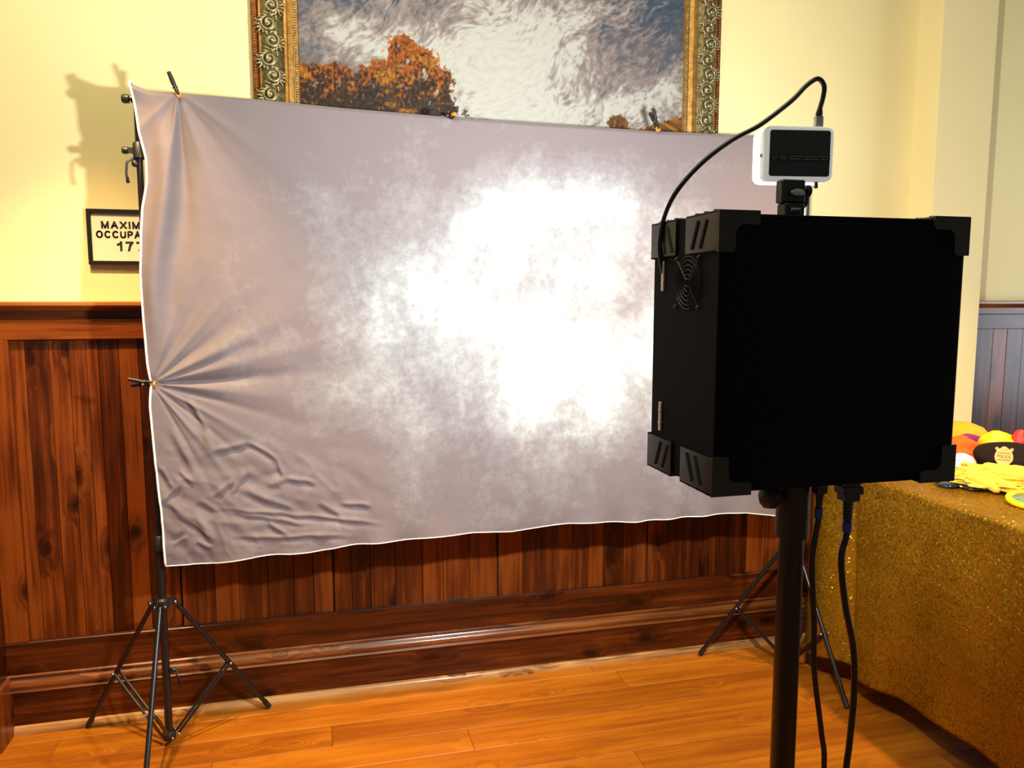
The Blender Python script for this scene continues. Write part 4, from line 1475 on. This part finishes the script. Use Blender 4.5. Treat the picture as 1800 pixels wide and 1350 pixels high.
rr_ = ramp(nt, [(0.35, (0.25, 0.20, 0.30)), (0.50, (0.24, 0.30, 0.30)), (0.56, (0.04, 0.55, 0.20)), (0.64, (0.22, 0.26, 0.30))])
nt.links.new(nn.outputs['Fac'], rr_.inputs['Fac'])
nt.links.new(rr_.outputs['Color'], b.inputs['Base Color'])
b.inputs['Roughness'].default_value = 0.12
b.inputs['Metallic'].default_value = 0.3
M['lens_mirror'] = m


def blob(name, c, radii, mat, parent=None, lump=0.12, freq=2.2, seed=0.0, n=(40, 28), rotz=0.0, flat=0.0, tip=None):
    """lumpy soft body; flat cuts the underside off at that share of the height"""
    nu, nv = n
    th = np.linspace(0, 2 * PI, nu, endpoint=False)
    ph = np.linspace(-PI / 2, PI / 2, nv)
    T, P = np.meshgrid(th, ph, indexing='ij')
    d = np.stack([np.cos(P) * np.cos(T), np.cos(P) * np.sin(T), np.sin(P)], -1)
    f = 1 + lump * (fbm(d[..., 0] * freq + seed, d[..., 1] * freq + d[..., 2] * 1.7 * freq + seed, 3)
                    + fbm(d[..., 1] * freq + 20 + seed, d[..., 2] * freq + 7, 3))
    p = d * f[..., None] * np.array(radii)
    if tip:
        q = np.clip(d[..., 0], 0, 1) ** 4
        p[..., 0] += tip[0] * q
        p[..., 1] *= 1 - 0.75 * q
        p[..., 2] = p[..., 2] * (1 - 0.75 * q) + tip[1] * q
    if flat:
        p[..., 2] = np.maximum(p[..., 2], -radii[2] * flat)
    ca, sa = math.cos(rotz), math.sin(rotz)
    x = p[..., 0] * ca - p[..., 1] * sa
    y = p[..., 0] * sa + p[..., 1] * ca
    V = np.stack([x + c[0], y + c[1], p[..., 2] + c[2]], -1)
    i = np.arange(nu)[:, None]
    j = np.arange(nv - 1)[None, :]
    a = (i * nv + j).ravel()
    b_ = (((i + 1) % nu) * nv + j).ravel()
    F = np.stack([a, b_, b_ + 1, a + 1], 1)
    return from_arrays(name, V.reshape(-1, 3), F, mat, parent, c, True)


# 1 yellow round-crowned hat at the back
h = thing('yellow_hat', 'golden yellow round-crowned hat at the back of the costume pile', 'hat', (2.515, -0.300, CT))
obj('crown', lathem([(0.098, 0.004), (0.101, 0.03), (0.100, 0.085), (0.094, 0.110), (0.074, 0.130), (0.040, 0.141), (0, 0.144)], (2.515, -0.300, CT), 36, (0.06, -0.05, 1)), M['felt_yellow'], h, smooth=True)
obj('band', lathem([(0.1005, 0.060), (0.1035, 0.064), (0.1035, 0.084), (0.1000, 0.088)], (2.515, -0.300, CT), 36, (0.06, -0.05, 1)), M['felt_yellow'], h, smooth=True, angle=40)
# 2 purple soft hat rolled on its side
h = thing('purple_hat', 'magenta purple felt hat lying rolled between the yellow and orange hats', 'hat', (2.50, -0.430, CT))
bm = bmesh.new()
pp = [Vector((2.420, -0.405, CT + 0.088)), Vector((2.455, -0.415, CT + 0.092)), Vector((2.495, -0.425, CT + 0.088)), Vector((2.535, -0.44, CT + 0.080)), Vector((2.562, -0.45, CT + 0.074))]
tube(bm, catmull(pp, 5), [0.022 + 0.004 * math.sin(i * 0.5) for i in range(21)], 18)
obj('crown', bm, M['felt_purple'], h, smooth=True, angle=60)
bm = bmesh.new()
ball(bm, (2.485, -0.425, CT + 0.040), (0.075, 0.045, 0.040), 24, 12)
obj('brim', bm, M['felt_purple'], h, smooth=True)
# 3 orange pointed hat
h = thing('orange_hat', 'bright orange soft pointed hat beside the booth box corner', 'hat', (2.345, -0.500, CT))
blob('crown', (2.335, -0.490, CT + 0.064), (0.074, 0.050, 0.062), M['felt_orange'], h, 0.20, 1.6, 3.0, tip=(0.050, 0.012), rotz=-0.35, flat=0.98)
blob('brim', (2.345, -0.515, CT + 0.040), (0.095, 0.045, 0.036), M['felt_orange'], h, 0.30, 2.4, 8.0, rotz=-0.6, flat=0.9)
# 4 many-coloured jester hat
h = thing('jester_hat', 'floppy hat of yellow, red and blue satin at the back right', 'hat', (2.57, -0.52, CT))
blob('yellow_lobe', (2.520, -0.480, CT + 0.066), (0.072, 0.042, 0.070), M['satin_yellow'], h, 0.12, 1.7, 5.0, rotz=-0.8, flat=0.92)
blob('red_lobe', (2.572, -0.525, CT + 0.070), (0.036, 0.040, 0.074), M['satin_red'], h, 0.10, 1.7, 6.0, rotz=-0.8, flat=0.92)
blob('blue_lobe', (2.622, -0.575, CT + 0.068), (0.060, 0.042, 0.072), M['satin_blue'], h, 0.10, 1.7, 7.5, rotz=-0.8, flat=0.92)
blob('red_lobe', (2.602, -0.600, CT + 0.048), (0.075, 0.020, 0.050), M['satin_red'], h, 0.10, 1.7, 9.5, rotz=-0.8, flat=0.9)
# 5 dark police cap with a gold badge
pc = Vector((2.405, -0.648, CT + 0.014))
h = thing('police_cap', 'dark brown-black police cap with a gold shield badge', 'cap', pc)
obj('crown', lathem([(0.098, 0.0), (0.102, 0.03), (0.116, 0.056), (0.120, 0.070), (0.112, 0.083), (0.076, 0.095), (0.03, 0.100), (0, 0.101)], pc, 40, (-0.10, -0.09, 1)), M['cap_dark'], h, smooth=True)
bm = bmesh.new()
vis = [(0.098 * math.cos(t), 0.098 * math.sin(t)) for t in np.linspace(-0.9, 0.9, 13)] + [(0.090 + 0.05 * math.cos(t), 0.10 * math.sin(t)) for t in np.linspace(0.95, -0.95, 13)]
prism(bm, vis, 0.003, Matrix.Translation(pc + Vector((0, 0, 0.004))) @ Matrix.Rotation(math.radians(225), 4, 'Z'))
obj('visor', bm, M['lens_dark'], h)
# shield outline in badge coordinates (x across, y up)
half = [(0.0, -0.0365), (0.008, -0.0335), (0.018, -0.026), (0.0255, -0.015), (0.0275, -0.004), (0.0262, 0.006), (0.0235, 0.014), (0.0225, 0.019), (0.0265, 0.022), (0.0272, 0.027), (0.0225, 0.031), (0.0185, 0.0285), (0.016, 0.0245), (0.010, 0.0285), (0.005, 0.033), (0.0, 0.034)]
shield = half + [(-x, y) for x, y in half[-2:0:-1]]
fn = (Vector((-0.735, -0.668, 0.25))).normalized()
rx = Vector((0, 0, 1)).cross(fn).normalized()
ry = fn.cross(rx)
bc = Vector((2.2960, -0.7190, CT + 0.096))
BM = Matrix(((rx.x, ry.x, fn.x, bc.x), (rx.y, ry.y, fn.y, bc.y), (rx.z, ry.z, fn.z, bc.z), (0, 0, 0, 1)))
bm = bmesh.new()
prism(bm, shield, 0.006, BM)
prism(bm, [(x * 0.86, y * 0.86 - 0.001) for x, y in shield], 0.0075, BM)
bd = obj('badge', bm, M['badge_gold'], h)
bm = bmesh.new()
for y in (0.011, 0.0095, -0.0125, -0.014):
    prism(bm, [(-0.019, y - 0.0005), (0.019, y - 0.0005), (0.019, y + 0.0005), (-0.019, y + 0.0005)], 0.0082, BM)
for x in (-0.0205, 0.0205):
    ball(bm, BM @ Vector((x, 0.0255, 0.006)), 0.0022, 6, 4)
for k in range(5):
    prism(bm, [(-0.006 + 0.003 * k, 0.017), (-0.0055 + 0.003 * k, 0.017), (-0.010 + 0.005 * k, 0.026), (-0.0105 + 0.005 * k, 0.026)], 0.0082, BM)
obj('engraving', bm, M['badge_line'], bd)
lettering('POLICE', 0.0110, 0.0400, 0.0016, BM @ Matrix.Translation((0, -0.0015, 0.0074)), M['badge_line'], h, 0.0009)
# 6 big pale yellow floppy hat in front
yc = Vector((2.240, -0.770, CT))
h = thing('floppy_hat', 'large crumpled pale yellow plush hat in front of the police cap', 'hat', yc)
yrot = math.atan2(sv.y, sv.x)
blob('crown', tuple(yc + Vector((0.025, -0.01, 0.034))), (0.165, 0.080, 0.040), M['plush_yellow'], h, 0.28, 2.1, 12.0, (64, 40), yrot, 0.8)
blob('brim', tuple(yc + Vector((-0.010, 0.004, 0.020))), (0.175, 0.105, 0.024), M['plush_yellow'], h, 0.36, 3.0, 31.0, (72, 30), yrot, 0.8)
for k, (a0, a1, rr2) in enumerate((((-0.100, -0.060), (-0.005, -0.118), 0.013), ((-0.060, -0.045), (0.055, -0.110), 0.013), ((-0.11, -0.03), (-0.045, -0.094), 0.012))):
    p0 = yc + sv * a0[0] + fv * a0[1]
    p1 = yc + sv * a1[0] + fv * a1[1]
    pts = [p0 + Vector((0, 0, 0.040)), p0.lerp(p1, 0.35) + Vector((0, 0, 0.036)), p0.lerp(p1, 0.75) + Vector((0, 0, 0.022)), p1 + Vector((0, 0, 0.012))]
    obj('brim_curl', tubem(catmull(pts, 5), [rr2 * q for q in np.interp(np.arange(16), [0, 6, 13, 15], [0.7, 1.15, 1.0, 0.55])], 12), M['plush_yellow'], h, smooth=True)
# 7 small white cap with blue print
h = thing('white_cap', 'small white cap with a pale blue arc, tucked between box and yellow hat', 'cap', (2.232, -0.606, CT))
obj('crown', lathem([(0.046, 0.0), (0.049, 0.03), (0.045, 0.060), (0.032, 0.078), (0.014, 0.086), (0, 0.087)], (2.232, -0.606, CT), 28), M['cap_white'], h, smooth=True)
pts = []
for i in range(9):
    t = -0.85 + i * 0.19
    d = Vector((math.cos(math.radians(222) + t * 0.55), math.sin(math.radians(222) + t * 0.55), 0))
    pts.append(Vector((2.232, -0.606, CT)) + d * (0.0430 - 0.007 * math.cos(t)) + Vector((0, 0, 0.064 + 0.004 - 0.010 * t * t)))
obj('printed_arc', tubem(pts, 0.005, 6), M['cap_blue'], h, smooth=True)
# 8 dark shiny glasses
gc = Vector((2.098, -0.740, CT))
h = thing('dark_glasses', 'dark blue shiny party glasses lying flat before the yellow hat', 'glasses', gc)
for s in (-1, 1):
    bm = bmesh.new()
    ball(bm, gc + sv * 0.037 * s + Vector((0, 0, 0.010)), (0.035, 0.030, 0.0075), 20, 10, Euler((0.18, 0, yrot)))
    obj('lens', bm, M['lens_dark'], h, smooth=True)
bm = tubem([gc - sv * 0.010 + Vector((0, 0, 0.014)), gc + Vector((0, 0, 0.017)), gc + sv * 0.010 + Vector((0, 0, 0.014))], 0.0035, 8)
obj('bridge', bm, M['lens_dark'], h, smooth=True)
for s in (-1, 1):
    bm = tubem([gc + sv * 0.072 * s + Vector((0, 0, 0.012)), gc + sv * 0.076 * s + fv * 0.03 + Vector((0, 0, 0.010)), gc + sv * (0.06 * s) + fv * 0.045 + Vector((0, 0, 0.006))], 0.0028, 6)
    obj('temple', bm, M['lens_dark'], h, smooth=True)
# 9 oversized yellow-rimmed glasses at the right edge
gc = Vector((2.142, -0.985, CT))
h = thing('yellow_glasses', 'oversized yellow-rimmed glasses with green mirror lenses at the table edge', 'glasses', gc)
for k in (0, 1):
    c0 = gc + sv * 0.17 * k + Vector((0, 0, 0.018))
    ring = [c0 + sv * 0.070 * math.cos(t) + fv * 0.066 * math.sin(t) + Vector((0, 0, 0.009 * math.sin(t))) for t in np.linspace(0, 2 * PI, 41)]
    obj('rim', tubem(ring, 0.0095, 10, caps=False), M['ring_yellow'], h, smooth=True)
    bm = bmesh.new()
    vs = [bm.verts.new(c0 + sv * 0.064 * math.cos(t) + fv * 0.060 * math.sin(t) + Vector((0, 0, 0.008 * math.sin(t) + 0.001))) for t in np.linspace(0, 2 * PI, 36, endpoint=False)]
    top = bm.verts.new(c0 + Vector((0, 0, 0.006)))
    for i in range(36):
        bm.faces.new((vs[i], vs[(i + 1) % 36], top))
    ln_ = obj('lens', bm, M['lens_mirror'], h, smooth=True)
    ln_.modifiers.new('thickness', 'SOLIDIFY').thickness = 0.002
bm = tubem([gc + sv * 0.076 + Vector((0, 0, 0.020)), gc + sv * 0.085 + fv * 0.01 + Vector((0, 0, 0.026)), gc + sv * 0.094 + Vector((0, 0, 0.020))], 0.007, 8)
obj('bridge', bm, M['ring_yellow'], h, smooth=True)
